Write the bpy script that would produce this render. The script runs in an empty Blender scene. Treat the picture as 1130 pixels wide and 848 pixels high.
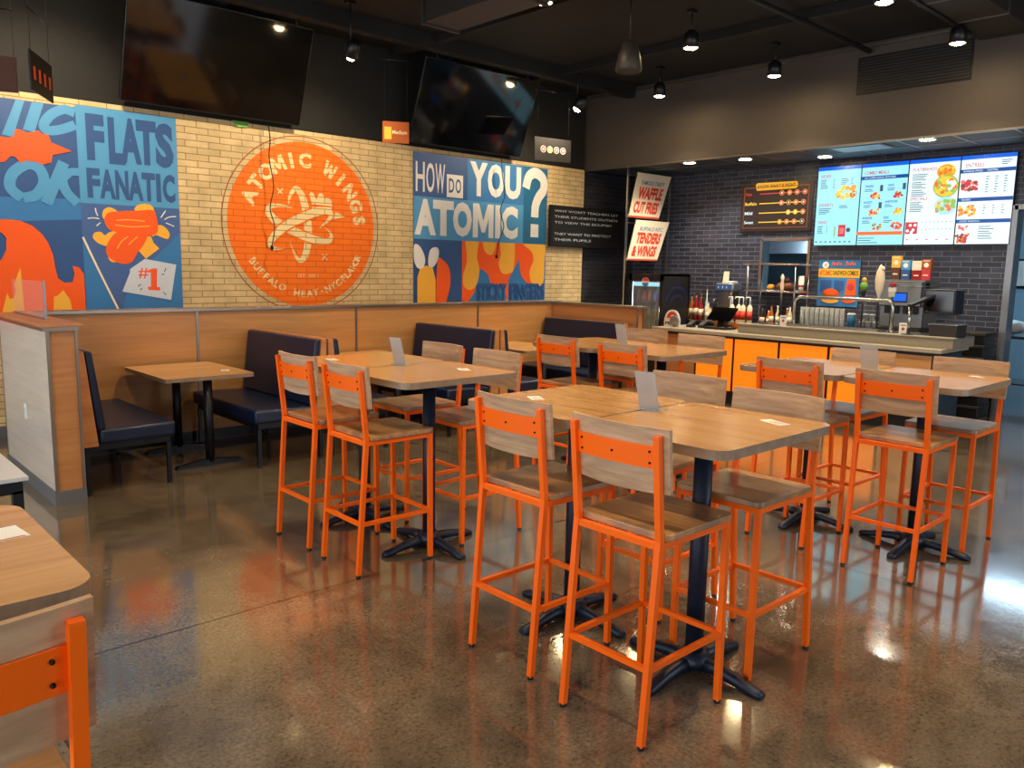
import bpy, bmesh, math, random
from mathutils import Vector, Matrix
random.seed(7)
SC = bpy.context.scene
COL = SC.collection
PI = math.pi

# ---------------------------------------------------------------- camera, world, exposure
cam_d = bpy.data.cameras.new('camera'); cam = bpy.data.objects.new('camera', cam_d); COL.objects.link(cam); SC.camera = cam
YAW, PITCH, ROLL, FPX, CAM_H = 0.823515, 0.1436975, -0.0176605, 889.56, 1.68
cam_d.sensor_fit = 'HORIZONTAL'; cam_d.sensor_width = 36.0; cam_d.lens = FPX * 36.0 / 1130.0
cam_d.clip_start = 0.05; cam_d.clip_end = 100
_f = Vector((math.cos(YAW) * math.cos(PITCH), math.sin(YAW) * math.cos(PITCH), -math.sin(PITCH)))
_r = Vector((math.sin(YAW), -math.cos(YAW), 0)); _d = _f.cross(_r)
_c, _s = math.cos(ROLL), math.sin(ROLL)
_R, _D = _r * _c + _d * _s, -_r * _s + _d * _c
cam.matrix_world = Matrix(((_R.x, -_D.x, -_f.x, 0), (_R.y, -_D.y, -_f.y, 0), (_R.z, -_D.z, -_f.z, CAM_H), (0, 0, 0, 1)))

vs = SC.view_settings; vs.view_transform = 'Standard'; vs.look = 'None'; vs.gamma = 1.0; vs.use_curve_mapping = False
vs.exposure = 0.08
DAY = 3.5            # daylight through the storefront windows
LAMP_W = 95.0        # each ceiling spotlight
WALL_W = 125.0       # the spotlights that wash the brick wall
SOFFIT_W = 80.0      # recessed downlights over the bar
KITCHEN = 18.0
world = bpy.data.worlds.new('daylight'); SC.world = world; world.use_nodes = True
bg = world.node_tree.nodes['Background']; bg.inputs[0].default_value = (0.88, 0.94, 1.0, 1); bg.inputs[1].default_value = DAY
SC.cycles.max_bounces = 8; SC.cycles.diffuse_bounces = 4; SC.cycles.glossy_bounces = 4
SC.cycles.transmission_bounces = 6; SC.cycles.transparent_max_bounces = 8
SC.cycles.caustics_reflective = False; SC.cycles.caustics_refractive = False
SC.cycles.sample_clamp_indirect = 6.0

def portal(name, loc, rot, sx, sy):
    l = bpy.data.lights.new(name, 'AREA'); l.shape = 'RECTANGLE'; l.size = sx; l.size_y = sy
    l.cycles.is_portal = True
    o = bpy.data.objects.new(name, l); o.location = loc; o.rotation_euler = rot; COL.objects.link(o); return o
portal('window_portal', (-2.62, 2.6, 1.75), (0, -PI / 2, 0), 2.7, 10.6)
portal('window_portal', (6.1, -3.12, 1.75), (PI / 2, 0, 0), 4.8, 2.7)

# ---------------------------------------------------------------- materials
def lin(c):
    return tuple(((v / 255.0) / 12.92 if v / 255.0 <= 0.04045 else ((v / 255.0 + 0.055) / 1.055) ** 2.4) for v in c)
MATS = {}
def new_mat(name):
    m = bpy.data.materials.new(name); m.use_nodes = True; MATS[name] = m
    nt = m.node_tree; return m, nt, nt.nodes['Principled BSDF']
def setp(b, **k):
    for n, v in k.items():
        n = n.replace('_', ' ')
        if n in b.inputs: b.inputs[n].default_value = v
def nd(nt, t, **k):
    n = nt.nodes.new(t)
    for a, v in k.items(): setattr(n, a, v)
    return n
def plain(name, rgb, rough=0.5, metal=0.0, spec=0.5, var=0.06, emit=0.0, coat=0.0, scale=14.0, bump=0.0):
    """one colour with a little procedural unevenness"""
    m, nt, b = new_mat(name); c = lin(rgb)
    tc = nd(nt, 'ShaderNodeTexCoord'); no = nd(nt, 'ShaderNodeTexNoise'); no.inputs['Scale'].default_value = scale; no.inputs['Detail'].default_value = 4
    nt.links.new(tc.outputs['Object'], no.inputs['Vector'])
    mx = nd(nt, 'ShaderNodeMix', data_type='RGBA')
    mx.inputs[6].default_value = (*[v * (1 - var) for v in c], 1); mx.inputs[7].default_value = (*[min(1, v * (1 + var)) for v in c], 1)
    nt.links.new(no.outputs['Fac'], mx.inputs[0]); nt.links.new(mx.outputs[2], b.inputs['Base Color'])
    setp(b, Roughness=rough, Metallic=metal, Specular_IOR_Level=spec, Coat_Weight=coat)
    if emit:
        nt.links.new(mx.outputs[2], b.inputs['Emission Color']); b.inputs['Emission Strength'].default_value = emit
        if name.startswith('glow_'):      # a lit display: black glass that gives off its own colours
            nt.links.remove(b.inputs['Base Color'].links[0]); b.inputs['Base Color'].default_value = (.01, .01, .01, 1)
    if bump:
        bp = nd(nt, 'ShaderNodeBump'); bp.inputs['Strength'].default_value = bump; bp.inputs['Distance'].default_value = 0.004
        nt.links.new(no.outputs['Fac'], bp.inputs['Height']); nt.links.new(bp.outputs[0], b.inputs['Normal'])
    return m
def wood(name, light, dark, axis='X', rough=0.4, scale=9.0, stain=None, stain_amt=0.0, coat=0.0):
    m, nt, b = new_mat(name)
    tc = nd(nt, 'ShaderNodeTexCoord'); oi = nd(nt, 'ShaderNodeObjectInfo')
    mul = nd(nt, 'ShaderNodeVectorMath', operation='MULTIPLY'); st = {'X': (0.07, 1, 1), 'H': (0.07, 0.07, 1), 'Y': (1, 0.07, 1), 'Z': (1, 1, 0.07)}[axis]
    mul.inputs[1].default_value = st
    add = nd(nt, 'ShaderNodeVectorMath', operation='ADD'); sc = nd(nt, 'ShaderNodeVectorMath', operation='SCALE')
    sc.inputs['Scale'].default_value = 17.0
    cmb = nd(nt, 'ShaderNodeCombineXYZ')
    for i in range(3): nt.links.new(oi.outputs['Random'], cmb.inputs[i])
    nt.links.new(cmb.outputs[0], sc.inputs[0]); nt.links.new(tc.outputs['Object'], mul.inputs[0])
    nt.links.new(mul.outputs[0], add.inputs[0]); nt.links.new(sc.outputs[0], add.inputs[1])
    n1 = nd(nt, 'ShaderNodeTexNoise'); n1.inputs['Scale'].default_value = scale * 2.6; n1.inputs['Detail'].default_value = 7; n1.inputs['Roughness'].default_value = 0.62; n1.inputs['Distortion'].default_value = 1.2
    nt.links.new(add.outputs[0], n1.inputs['Vector'])
    n2 = nd(nt, 'ShaderNodeTexNoise'); n2.inputs['Scale'].default_value = scale * 11; n2.inputs['Detail'].default_value = 3
    nt.links.new(add.outputs[0], n2.inputs['Vector'])
    av = nd(nt, 'ShaderNodeMath', operation='MULTIPLY_ADD'); av.inputs[1].default_value = 0.35; nt.links.new(n2.outputs['Fac'], av.inputs[0])
    sc1 = nd(nt, 'ShaderNodeMath', operation='MULTIPLY'); sc1.inputs[1].default_value = 0.65; nt.links.new(n1.outputs['Fac'], sc1.inputs[0]); nt.links.new(sc1.outputs[0], av.inputs[2])
    cr = nd(nt, 'ShaderNodeValToRGB'); cr.color_ramp.elements[0].position = 0.33; cr.color_ramp.elements[1].position = 0.66
    cr.color_ramp.elements[0].color = (*lin(dark), 1); cr.color_ramp.elements[1].color = (*lin(light), 1)
    nt.links.new(av.outputs[0], cr.inputs[0]); out = cr.outputs[0]
    if stain:
        n3 = nd(nt, 'ShaderNodeTexNoise'); n3.inputs['Scale'].default_value = 5.5; n3.inputs['Detail'].default_value = 2
        a2 = nd(nt, 'ShaderNodeVectorMath', operation='ADD'); nt.links.new(tc.outputs['Object'], a2.inputs[0]); nt.links.new(sc.outputs[0], a2.inputs[1]); nt.links.new(a2.outputs[0], n3.inputs['Vector'])
        r3 = nd(nt, 'ShaderNodeMapRange'); r3.inputs[1].default_value = 0.42; r3.inputs[2].default_value = 0.62; r3.inputs[4].default_value = stain_amt
        nt.links.new(n3.outputs['Fac'], r3.inputs[0])
        mx = nd(nt, 'ShaderNodeMix', data_type='RGBA', blend_type='MIX'); mx.inputs[7].default_value = (*lin(stain), 1)
        nt.links.new(r3.outputs[0], mx.inputs[0]); nt.links.new(out, mx.inputs[6]); out = mx.outputs[2]
    nt.links.new(out, b.inputs['Base Color']); setp(b, Roughness=rough, Coat_Weight=coat, Coat_Roughness=0.27)
    bp = nd(nt, 'ShaderNodeBump'); bp.inputs['Strength'].default_value = 0.12; bp.inputs['Distance'].default_value = 0.001
    nt.links.new(n2.outputs['Fac'], bp.inputs['Height']); nt.links.new(bp.outputs[0], b.inputs['Normal'])
    return m
def brick(name, c1, c2, mortar, plane='XZ', bw=0.245, rh=0.068, rough=0.7, msize=0.006, bump=0.5, mix=0.5, spec=0.5):
    m, nt, b = new_mat(name)
    tc = nd(nt, 'ShaderNodeTexCoord'); sp = nd(nt, 'ShaderNodeSeparateXYZ'); cb = nd(nt, 'ShaderNodeCombineXYZ')
    nt.links.new(tc.outputs['Object'], sp.inputs[0])
    nt.links.new(sp.outputs[0 if plane == 'XZ' else 1], cb.inputs[0]); nt.links.new(sp.outputs[2], cb.inputs[1])
    br = nd(nt, 'ShaderNodeTexBrick'); br.inputs['Scale'].default_value = 1.0; br.inputs['Brick Width'].default_value = bw; br.inputs['Row Height'].default_value = rh
    br.inputs['Mortar Size'].default_value = msize; br.inputs['Mortar Smooth'].default_value = 0.2; br.inputs['Bias'].default_value = 0.0
    br.inputs['Color1'].default_value = (*lin(c1), 1); br.inputs['Color2'].default_value = (*lin(c2), 1); br.inputs['Mortar'].default_value = (*lin(mortar), 1)
    nt.links.new(cb.outputs[0], br.inputs['Vector'])
    no = nd(nt, 'ShaderNodeTexNoise'); no.inputs['Scale'].default_value = 6.0; no.inputs['Detail'].default_value = 5; nt.links.new(tc.outputs['Object'], no.inputs['Vector'])
    mx = nd(nt, 'ShaderNodeMix', data_type='RGBA', blend_type='MULTIPLY'); mx.inputs[0].default_value = mix
    cr = nd(nt, 'ShaderNodeValToRGB'); cr.color_ramp.elements[0].position = 0.3; cr.color_ramp.elements[0].color = (0.55, 0.55, 0.55, 1); cr.color_ramp.elements[1].position = 0.65
    nt.links.new(no.outputs['Fac'], cr.inputs[0]); nt.links.new(br.outputs['Color'], mx.inputs[6]); nt.links.new(cr.outputs[0], mx.inputs[7])
    nt.links.new(mx.outputs[2], b.inputs['Base Color']); setp(b, Roughness=rough, Specular_IOR_Level=spec)
    inv = nd(nt, 'ShaderNodeMath', operation='SUBTRACT'); inv.inputs[0].default_value = 1.0; nt.links.new(br.outputs['Fac'], inv.inputs[1])
    bp = nd(nt, 'ShaderNodeBump'); bp.inputs['Strength'].default_value = bump; bp.inputs['Distance'].default_value = 0.006
    nt.links.new(inv.outputs[0], bp.inputs['Height']); nt.links.new(bp.outputs[0], b.inputs['Normal'])
    return m

def floor_material():
    m, nt, b = new_mat('polished_concrete')
    tc = nd(nt, 'ShaderNodeTexCoord'); L = nt.links
    def noise(s, d, r=0.5):
        n = nd(nt, 'ShaderNodeTexNoise'); n.inputs['Scale'].default_value = s; n.inputs['Detail'].default_value = d; n.inputs['Roughness'].default_value = r
        L.new(tc.outputs['Object'], n.inputs['Vector']); return n
    big = noise(0.9, 5, 0.6); fine = noise(60, 6, 0.75); mid = noise(7, 5, 0.6)
    cr = nd(nt, 'ShaderNodeValToRGB'); e = cr.color_ramp.elements
    e[0].position = 0.33; e[0].color = (*lin((80, 68, 54)), 1); e[1].position = 0.68; e[1].color = (*lin((122, 108, 91)), 1)
    L.new(big.outputs['Fac'], cr.inputs[0])
    c2 = nd(nt, 'ShaderNodeValToRGB'); e = c2.color_ramp.elements
    e[0].position = 0.36; e[0].color = (0.50, 0.49, 0.47, 1); e[1].position = 0.66; e[1].color = (1.55, 1.52, 1.45, 1)
    L.new(fine.outputs['Fac'], c2.inputs[0])
    m1 = nd(nt, 'ShaderNodeMix', data_type='RGBA', blend_type='MULTIPLY'); m1.inputs[0].default_value = 0.85
    L.new(cr.outputs[0], m1.inputs[6]); L.new(c2.outputs[0], m1.inputs[7])
    c3 = nd(nt, 'ShaderNodeValToRGB'); e = c3.color_ramp.elements
    e[0].position = 0.35; e[0].color = (0.72, 0.72, 0.72, 1); e[1].position = 0.6; e[1].color = (1.12, 1.12, 1.12, 1)
    L.new(mid.outputs['Fac'], c3.inputs[0])
    m2 = nd(nt, 'ShaderNodeMix', data_type='RGBA', blend_type='MULTIPLY'); m2.inputs[0].default_value = 0.7
    L.new(m1.outputs[2], m2.inputs[6]); L.new(c3.outputs[0], m2.inputs[7])
    # saw-cut joints
    sp = nd(nt, 'ShaderNodeSeparateXYZ'); L.new(tc.outputs['Object'], sp.inputs[0])
    def joint(i, v):
        a = nd(nt, 'ShaderNodeMath', operation='SUBTRACT'); a.inputs[1].default_value = v; L.new(sp.outputs[i], a.inputs[0])
        ab = nd(nt, 'ShaderNodeMath', operation='ABSOLUTE'); L.new(a.outputs[0], ab.inputs[0])
        lt = nd(nt, 'ShaderNodeMath', operation='LESS_THAN'); lt.inputs[1].default_value = 0.007; L.new(ab.outputs[0], lt.inputs[0]); return lt
    js = [joint(1, 3.60), joint(0, 4.45), joint(1, -0.2), joint(0, 0.65), joint(0, 8.25)]
    acc = js[0].outputs[0]
    for j in js[1:]:
        mm = nd(nt, 'ShaderNodeMath', operation='MAXIMUM'); L.new(acc, mm.inputs[0]); L.new(j.outputs[0], mm.inputs[1]); acc = mm.outputs[0]
    m3 = nd(nt, 'ShaderNodeMix', data_type='RGBA'); m3.inputs[7].default_value = (0.012, 0.009, 0.006, 1)
    L.new(acc, m3.inputs[0]); L.new(m2.outputs[2], m3.inputs[6]); L.new(m3.outputs[2], b.inputs['Base Color'])
    rr = nd(nt, 'ShaderNodeMapRange'); rr.inputs[1].default_value = 0.3; rr.inputs[2].default_value = 0.7; rr.inputs[3].default_value = 0.10; rr.inputs[4].default_value = 0.20
    L.new(mid.outputs['Fac'], rr.inputs[0]); L.new(rr.outputs[0], b.inputs['Roughness'])
    setp(b, Specular_IOR_Level=0.6, Coat_Weight=0.8, Coat_Roughness=0.08, Coat_IOR=1.5)
    bp = nd(nt, 'ShaderNodeBump'); bp.inputs['Strength'].default_value = 0.10; bp.inputs['Distance'].default_value = 0.0012
    wv = noise(40, 3, 0.6); L.new(wv.outputs['Fac'], bp.inputs['Height']); L.new(bp.outputs[0], b.inputs['Normal']); L.new(bp.outputs[0], b.inputs['Coat Normal'])
    return m

def glass(name, tint=(235, 240, 245), alpha=0.1, rough=0.05, ior=1.45):
    m, nt, b = new_mat(name); out = nt.nodes['Material Output']
    tr = nd(nt, 'ShaderNodeBsdfTransparent'); gl = nd(nt, 'ShaderNodeBsdfGlossy'); gl.inputs['Roughness'].default_value = rough; gl.inputs[0].default_value = (1, 1, 1, 1)
    df = nd(nt, 'ShaderNodeBsdfDiffuse'); df.inputs[0].default_value = (*lin(tint), 1)
    lw = nd(nt, 'ShaderNodeLayerWeight'); lw.inputs[0].default_value = .5
    pw = nd(nt, 'ShaderNodeMath', operation='POWER'); pw.inputs[1].default_value = 4.0; nt.links.new(lw.outputs['Facing'], pw.inputs[0])
    fr = nd(nt, 'ShaderNodeMath', operation='MULTIPLY_ADD'); fr.inputs[1].default_value = (ior - 1) * 1.2; fr.inputs[2].default_value = .04; nt.links.new(pw.outputs[0], fr.inputs[0])
    s1 = nd(nt, 'ShaderNodeMixShader'); s1.inputs[0].default_value = alpha; s2 = nd(nt, 'ShaderNodeMixShader')
    L = nt.links; L.new(tr.outputs[0], s1.inputs[1]); L.new(df.outputs[0], s1.inputs[2]); L.new(fr.outputs[0], s2.inputs[0]); L.new(s1.outputs[0], s2.inputs[1]); L.new(gl.outputs[0], s2.inputs[2])
    L.new(s2.outputs[0], out.inputs[0]); return m

floor_material()
brick('cream_brick', (232, 204, 152), (216, 188, 136), (150, 124, 84), bw=0.25, rh=0.0685, msize=0.0045)
brick('orange_paint', (255, 124, 4), (252, 116, 2), (224, 92, 2), bw=0.25, rh=0.0685, mix=0.12, bump=0.3)
brick('cream_paint', (250, 226, 170), (240, 212, 152), (196, 150, 84), bw=0.25, rh=0.0685, mix=0.2, bump=0.3)
brick('dark_brick', (66, 70, 86), (38, 42, 56), (122, 120, 124), 'YZ', bw=0.23, rh=0.066, rough=0.38, msize=0.004, mix=0.45)
brick('dark_brick_side', (60, 58, 66), (40, 40, 48), (80, 78, 82), 'XZ', bw=0.23, rh=0.066, rough=0.4, msize=0.004, mix=0.45)
plain('black_plaster', (17, 16, 15), 0.75, var=0.2, scale=2)
plain('ceiling_black', (16, 15, 15), 0.7, var=0.2, scale=2)
plain('soffit_brown', (80, 72, 66), 0.6, var=0.15, scale=1.2)
plain('soffit_tile', (66, 74, 84), 0.6, var=0.12, scale=3)
plain('duct_metal', (58, 54, 50), 0.5, 0.3, var=0.2, scale=3)
plain('trim_metal', (150, 140, 128), 0.32, 0.9, var=0.05)
plain('grey_metal', (150, 152, 156), 0.35, 0.8)
plain('stainless', (186, 186, 182), 0.22, 1.0, var=0.08)
plain('baseboard_grey', (104, 106, 108), 0.45)
plain('soft_laminate', (200, 204, 208), 0.3, var=0.04)
plain('white_plaster', (214, 222, 228), 0.7)
plain('kitchen_wall', (150, 186, 206), 0.5)
wood('wall_laminate', (216, 158, 96), (190, 132, 74), 'H', 0.36, 3.0)
wood('end_laminate', (204, 142, 88), (176, 114, 66), 'H', 0.38, 3.0)
wood('daylit_laminate', (222, 208, 192), (198, 184, 168), 'H', 0.3, 3.0)  # wood laminate with the bluish-white window sheen put into its colour
wood('table_wood', (202, 150, 88), (172, 120, 64), 'Y', 0.24, 4.0, coat=0.55)
wood('table_wood_x', (222, 176, 122), (188, 140, 88), 'X', 0.26, 4.0, coat=0.35)
wood('table_edge', (158, 134, 112), (126, 102, 80), 'Y', 0.4, 4.0)
wood('stool_seat_wood', (206, 152, 92), (146, 98, 52), 'Y', 0.3, 6.0, stain=(120, 94, 74), stain_amt=0.8, coat=0.4)
wood('stool_back_wood', (202, 166, 130), (146, 110, 80), 'Y', 0.5, 5.0)
plain('orange_steel', (255, 105, 6), 0.42, 0.0, spec=0.35, var=0.03)
plain('black_steel', (22, 25, 32), 0.4, 0.3, var=0.1)
plain('navy_steel', (30, 40, 58), 0.42, 0.3, var=0.15)
plain('navy_vinyl', (7, 27, 56), 0.36, var=0.12, scale=5, bump=0.2)
plain('rubber', (16, 16, 16), 0.7)
plain('deep_ring', (24, 26, 66), 0.5)
plain('screw_black', (20, 16, 14), 0.4, 0.6)
plain('paper', (238, 238, 234), 0.7, var=0.02)
plain('ink', (70, 72, 80), 0.7); plain('paper_red', (220, 80, 60), 0.7)
glass('frosted_acrylic', (176, 184, 190), 0.62, 0.12)
glass('clear_glass', (220, 215, 205), 0.10, 0.02, 1.15)
glass('cup_plastic', (225, 228, 220), 0.2, 0.06, 2.0)
plain('tv_black', (4, 4, 6), 0.07, spec=0.6, var=0.02)
plain('tv_bezel', (14, 14, 15), 0.4)
plain('white_outline', (235, 232, 224), 0.6)
for n, c in dict(sky_blue=(78, 152, 204), mid_blue=(52, 122, 184), navy=(44, 84, 142), steel_blue=(66, 100, 160), flame_orange=(255, 92, 4), red_orange=(250, 88, 30), egg_yellow=(250, 182, 58),
                 off_white=(232, 230, 226), grey_white=(206, 214, 226), deep_teal=(30, 104, 148), cream=(244, 226, 196), poster_red=(214, 62, 34), black_ink=(13, 12, 14),
                 leaf_green=(110, 170, 60), brown=(90, 50, 30), signal_orange=(160, 76, 8), sign_yellow=(238, 180, 50), berry=(196, 52, 66)).items():
    plain('paint_' + n, c, 0.55, var=0.04)
plain('counter_stone', (176, 166, 146), 0.3, var=0.15, scale=30)
plain('counter_stone_dark', (146, 136, 116), 0.35, var=0.15, scale=30)
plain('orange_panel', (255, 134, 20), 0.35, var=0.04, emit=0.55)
plain('panel_black', (20, 18, 18), 0.5)
plain('end_panel_blue', (40, 60, 76), 0.4)
for n, c, e in (('white', (226, 248, 255), 1.15), ('aqua', (160, 232, 250), 1.15), ('blue', (0, 92, 214), 1.2), ('deep', (0, 76, 160), 1.0), ('red', (214, 60, 70), 1.0), ('orange', (250, 110, 50), 1.2),
                ('yellow', (245, 200, 60), 1.2), ('green', (150, 190, 90), 1.1), ('grey', (90, 110, 130), 0.6), ('pink', (240, 110, 110), 1.2), ('brown', (150, 80, 50), 0.9), ('dark', (58, 28, 16), 0.6), ('black', (20, 12, 8), 0.3), ('gold', (240, 170, 30), 1.0)):
    plain('glow_' + n, c, 0.3, var=0.02, emit=e)
def emitter(name, rgb, s):
    m, nt, b = new_mat(name); b.inputs['Base Color'].default_value = (*lin(rgb), 1); b.inputs['Emission Color'].default_value = (*lin(rgb), 1); b.inputs['Emission Strength'].default_value = s; return m
emitter('lamp_lens', (255, 220, 160), 260.0)
emitter('downlight_lens', (255, 246, 226), 24.0)
emitter('kitchen_tube', (196, 230, 255), KITCHEN)
emitter('cooler_fill_light', (190, 220, 255), 9.0)  # glow of the strips added inside the cooler
for n, c in dict(bottle_green=(40, 90, 40), bottle_red=(150, 24, 24), bottle_amber=(170, 90, 30), bottle_clear=(200, 206, 190), bottle_blue=(30, 90, 190), bottle_dark=(40, 20, 16), bottle_cream=(226, 214, 180), bottle_orange=(220, 110, 40)).items():
    plain(n, c, 0.15, var=0.05, coat=0.5)

# ---------------------------------------------------------------- mesh helpers
class MB:
    """collects shapes into ONE mesh object"""
    def __init__(s): s.bm = bmesh.new(); s.mats = []
    def mi(s, m):
        if m not in s.mats: s.mats.append(m)
        return s.mats.index(m)
    def face(s, vs_, m, smooth=False):
        try: f = s.bm.faces.new(vs_)
        except ValueError: return None
        f.material_index = s.mi(m); f.smooth = smooth; return f
    def hexa(s, p, m):
        v = [s.bm.verts.new(q) for q in p]
        for a in ((3, 2, 1, 0), (4, 5, 6, 7), (0, 1, 5, 4), (1, 2, 6, 5), (2, 3, 7, 6), (3, 0, 4, 7)): s.face([v[i] for i in a], m)
        return v
    def box(s, x0, x1, y0, y1, z0, z1, m, bevel=0.0, seg=2):
        v = s.hexa([(x0, y0, z0), (x1, y0, z0), (x1, y1, z0), (x0, y1, z0), (x0, y0, z1), (x1, y0, z1), (x1, y1, z1), (x0, y1, z1)], m)
        if bevel: s.bevel(v, bevel, seg)
        return s
    def bevel(s, v, w, seg=2):
        vs_ = set(v); es = [e for e in s.bm.edges if e.verts[0] in vs_ and e.verts[1] in vs_]
        r = bmesh.ops.bevel(s.bm, geom=es, offset=w, segments=seg, affect='EDGES', profile=0.5, clamp_overlap=True)
        for f in r['faces']: f.smooth = True
    def beam(s, p, q, w, d, m):
        """square tube from p to q; for upright ones the section stays level, for level ones it stands upright"""
        p, q = Vector(p), Vector(q); ax = q - p
        if abs(ax.z) > 0.5 * ax.length: a, b = Vector((w / 2, 0, 0)), Vector((0, d / 2, 0))
        else:
            b = Vector((0, 0, d / 2)); a = ax.cross(Vector((0, 0, 1))).normalized() * (w / 2)
        P = [p - a - b, p + a - b, p + a + b, p - a + b, q - a - b, q + a - b, q + a + b, q - a + b]
        s.hexa(P, m); return s
    def prism(s, pts, axis, a, b, m, smooth=False, side=None):
        """polygon pts extruded from a to b along axis ('x': pts=(y,z), 'y': (x,z), 'z': (x,y))"""
        def P(u, v, w): return {'x': (w, u, v), 'y': (u, w, v), 'z': (u, v, w)}[axis]
        A = [s.bm.verts.new(P(u, v, a)) for u, v in pts]; B = [s.bm.verts.new(P(u, v, b)) for u, v in pts]
        s.face(list(reversed(A)), m); s.face(B, m); n = len(pts)
        for i in range(n): s.face([A[i], A[(i + 1) % n], B[(i + 1) % n], B[i]], side or m, smooth)
        return A + B
    def lathe(s, prof, m, seg=20, c=(0, 0, 0), smooth=True, rot=None, cap=True):
        rings = []; c = Vector(c)
        for r, z in prof:
            ring = []
            for i in range(seg):
                t = 2 * PI * i / seg; q = Vector((r * math.cos(t), r * math.sin(t), z))
                if rot is not None: q = rot @ q
                ring.append(s.bm.verts.new(c + q))
            rings.append(ring)
        for a, b in zip(rings, rings[1:]):
            for i in range(seg): s.face([a[i], a[(i + 1) % seg], b[(i + 1) % seg], b[i]], m, smooth)
        if cap and prof[0][0] > 1e-5: s.face(list(reversed(rings[0])), m)
        if cap and prof[-1][0] > 1e-3: s.face(rings[-1], m)
        return s
    def cyl(s, c, r, z0, z1, m, seg=20, r2=None): return s.lathe([(r, z0), (r if r2 is None else r2, z1)], m, seg, c)
    def tube(s, pts, r, m, seg=8, cap=True):
        pts = [Vector(p) for p in pts]; rings = []; up = Vector((0, 0, 1)); prev = None
        for i, p in enumerate(pts):
            t = (pts[min(i + 1, len(pts) - 1)] - pts[max(i - 1, 0)]).normalized()
            a = t.cross(up) if prev is None else prev - t * prev.dot(t)
            if a.length < 1e-4: a = t.cross(Vector((1, 0, 0)))
            a.normalize(); prev = a; b = t.cross(a); rr = r[i] if isinstance(r, (list, tuple)) else r
            rings.append([s.bm.verts.new(p + a * rr * math.cos(2 * PI * k / seg) + b * rr * math.sin(2 * PI * k / seg)) for k in range(seg)])
        for a, b in zip(rings, rings[1:]):
            for k in range(seg): s.face([a[k], a[(k + 1) % seg], b[(k + 1) % seg], b[k]], m, True)
        if cap: s.face(list(reversed(rings[0])), m); s.face(rings[-1], m)
        return s
    def ball(s, c, r, m, seg=12, sq=(1, 1, 1)):
        prof = [(max(1e-4, math.sin(PI * i / 8)), -math.cos(PI * i / 8)) for i in range(9)]
        rings = [[s.bm.verts.new((c[0] + r * sq[0] * p * math.cos(2 * PI * k / seg), c[1] + r * sq[1] * p * math.sin(2 * PI * k / seg), c[2] + r * sq[2] * z)) for k in range(seg)] for p, z in prof]
        for a, b in zip(rings, rings[1:]):
            for k in range(seg): s.face([a[k], a[(k + 1) % seg], b[(k + 1) % seg], b[k]], m, True)
        return s
    def build(s, name, parent=None, loc=None, rot=None):
        bmesh.ops.recalc_face_normals(s.bm, faces=s.bm.faces) if not getattr(s, 'keep', False) else None
        me = bpy.data.meshes.new(name); s.bm.to_mesh(me); s.bm.free()
        for m in s.mats: me.materials.append(MATS[m])
        o = bpy.data.objects.new(name, me); COL.objects.link(o)
        if parent: o.parent = parent
        if loc is not None: o.location = loc
        if rot is not None: o.rotation_euler = rot
        return o

def thing(name, label, cat, loc=(0, 0, 0), rz=0.0, group=None):
    o = bpy.data.objects.new(name, None); COL.objects.link(o); o.empty_display_size = 0.1
    o.location = loc; o.rotation_euler = (0, 0, rz); return tag(o, label, cat, group)
def tag(o, label, cat, group=None):
    o['label'] = label; o['category'] = cat
    if group: o['group'] = group
    return o
def struct(o): o['kind'] = 'structure'; return o
def dup(root, label, loc, rz=0.0):
    def cp(o, parent):
        c = o.copy(); COL.objects.link(c); c.parent = parent
        for ch in list(o.children): cp(ch, c)
        return c
    c = cp(root, None); c.location = loc; c.rotation_euler = (0, 0, rz); c['label'] = label; return c

def smooth_pts(pts, closed=True, n=6):
    out = []; N = len(pts); rng = range(N) if closed else range(N - 1)
    for i in rng:
        p0, p1, p2, p3 = (pts[(i - 1) % N], pts[i], pts[(i + 1) % N], pts[(i + 2) % N]) if closed else (pts[max(i - 1, 0)], pts[i], pts[i + 1], pts[min(i + 2, N - 1)])
        for k in range(n):
            t = k / n
            out.append(tuple(0.5 * (2 * p1[j] + (p2[j] - p0[j]) * t + (2 * p0[j] - 5 * p1[j] + 4 * p2[j] - p3[j]) * t * t + (3 * p1[j] - p0[j] - 3 * p2[j] + p3[j]) * t ** 3) for j in range(2)))
    if not closed: out.append(tuple(pts[-1]))
    return out
_tc = {}
def text_shape(txt, bold=0.0):
    key = (txt, bold)
    if key not in _tc:
        cu = bpy.data.curves.new('t', 'FONT'); cu.body = txt; cu.size = 1; cu.offset = bold; cu.resolution_u = 3; cu.align_x = 'LEFT'
        o = bpy.data.objects.new('t', cu); COL.objects.link(o); bpy.context.view_layer.update()
        me = bpy.data.meshes.new_from_object(o.evaluated_get(bpy.context.evaluated_depsgraph_get()))
        v = [(q.co.x, q.co.y) for q in me.vertices]; f = [tuple(p.vertices) for p in me.polygons]
        bpy.data.objects.remove(o); bpy.data.curves.remove(cu); bpy.data.meshes.remove(me)
        x0, x1 = min(a for a, b in v), max(a for a, b in v); y0, y1 = min(b for a, b in v), max(b for a, b in v)
        _tc[key] = ([((a - x0) / (x1 - x0), (b - y0) / (y1 - y0)) for a, b in v], f, (x1 - x0) / (y1 - y0))
    return _tc[key]
BLOCK_M = [(0, 0), (0, 1), (.29, 1), (.5, .5), (.71, 1), (1, 1), (1, 0), (.76, 0), (.76, .58), (.58, .16), (.42, .16), (.24, .58), (.24, 0)]
BLOCK_W = [(0, 1), (.22, 1), (.31, .42), (.43, .9), (.57, .9), (.69, .42), (.78, 1), (1, 1), (.82, 0), (.62, 0), (.5, .45), (.38, 0), (.18, 0)]
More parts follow.
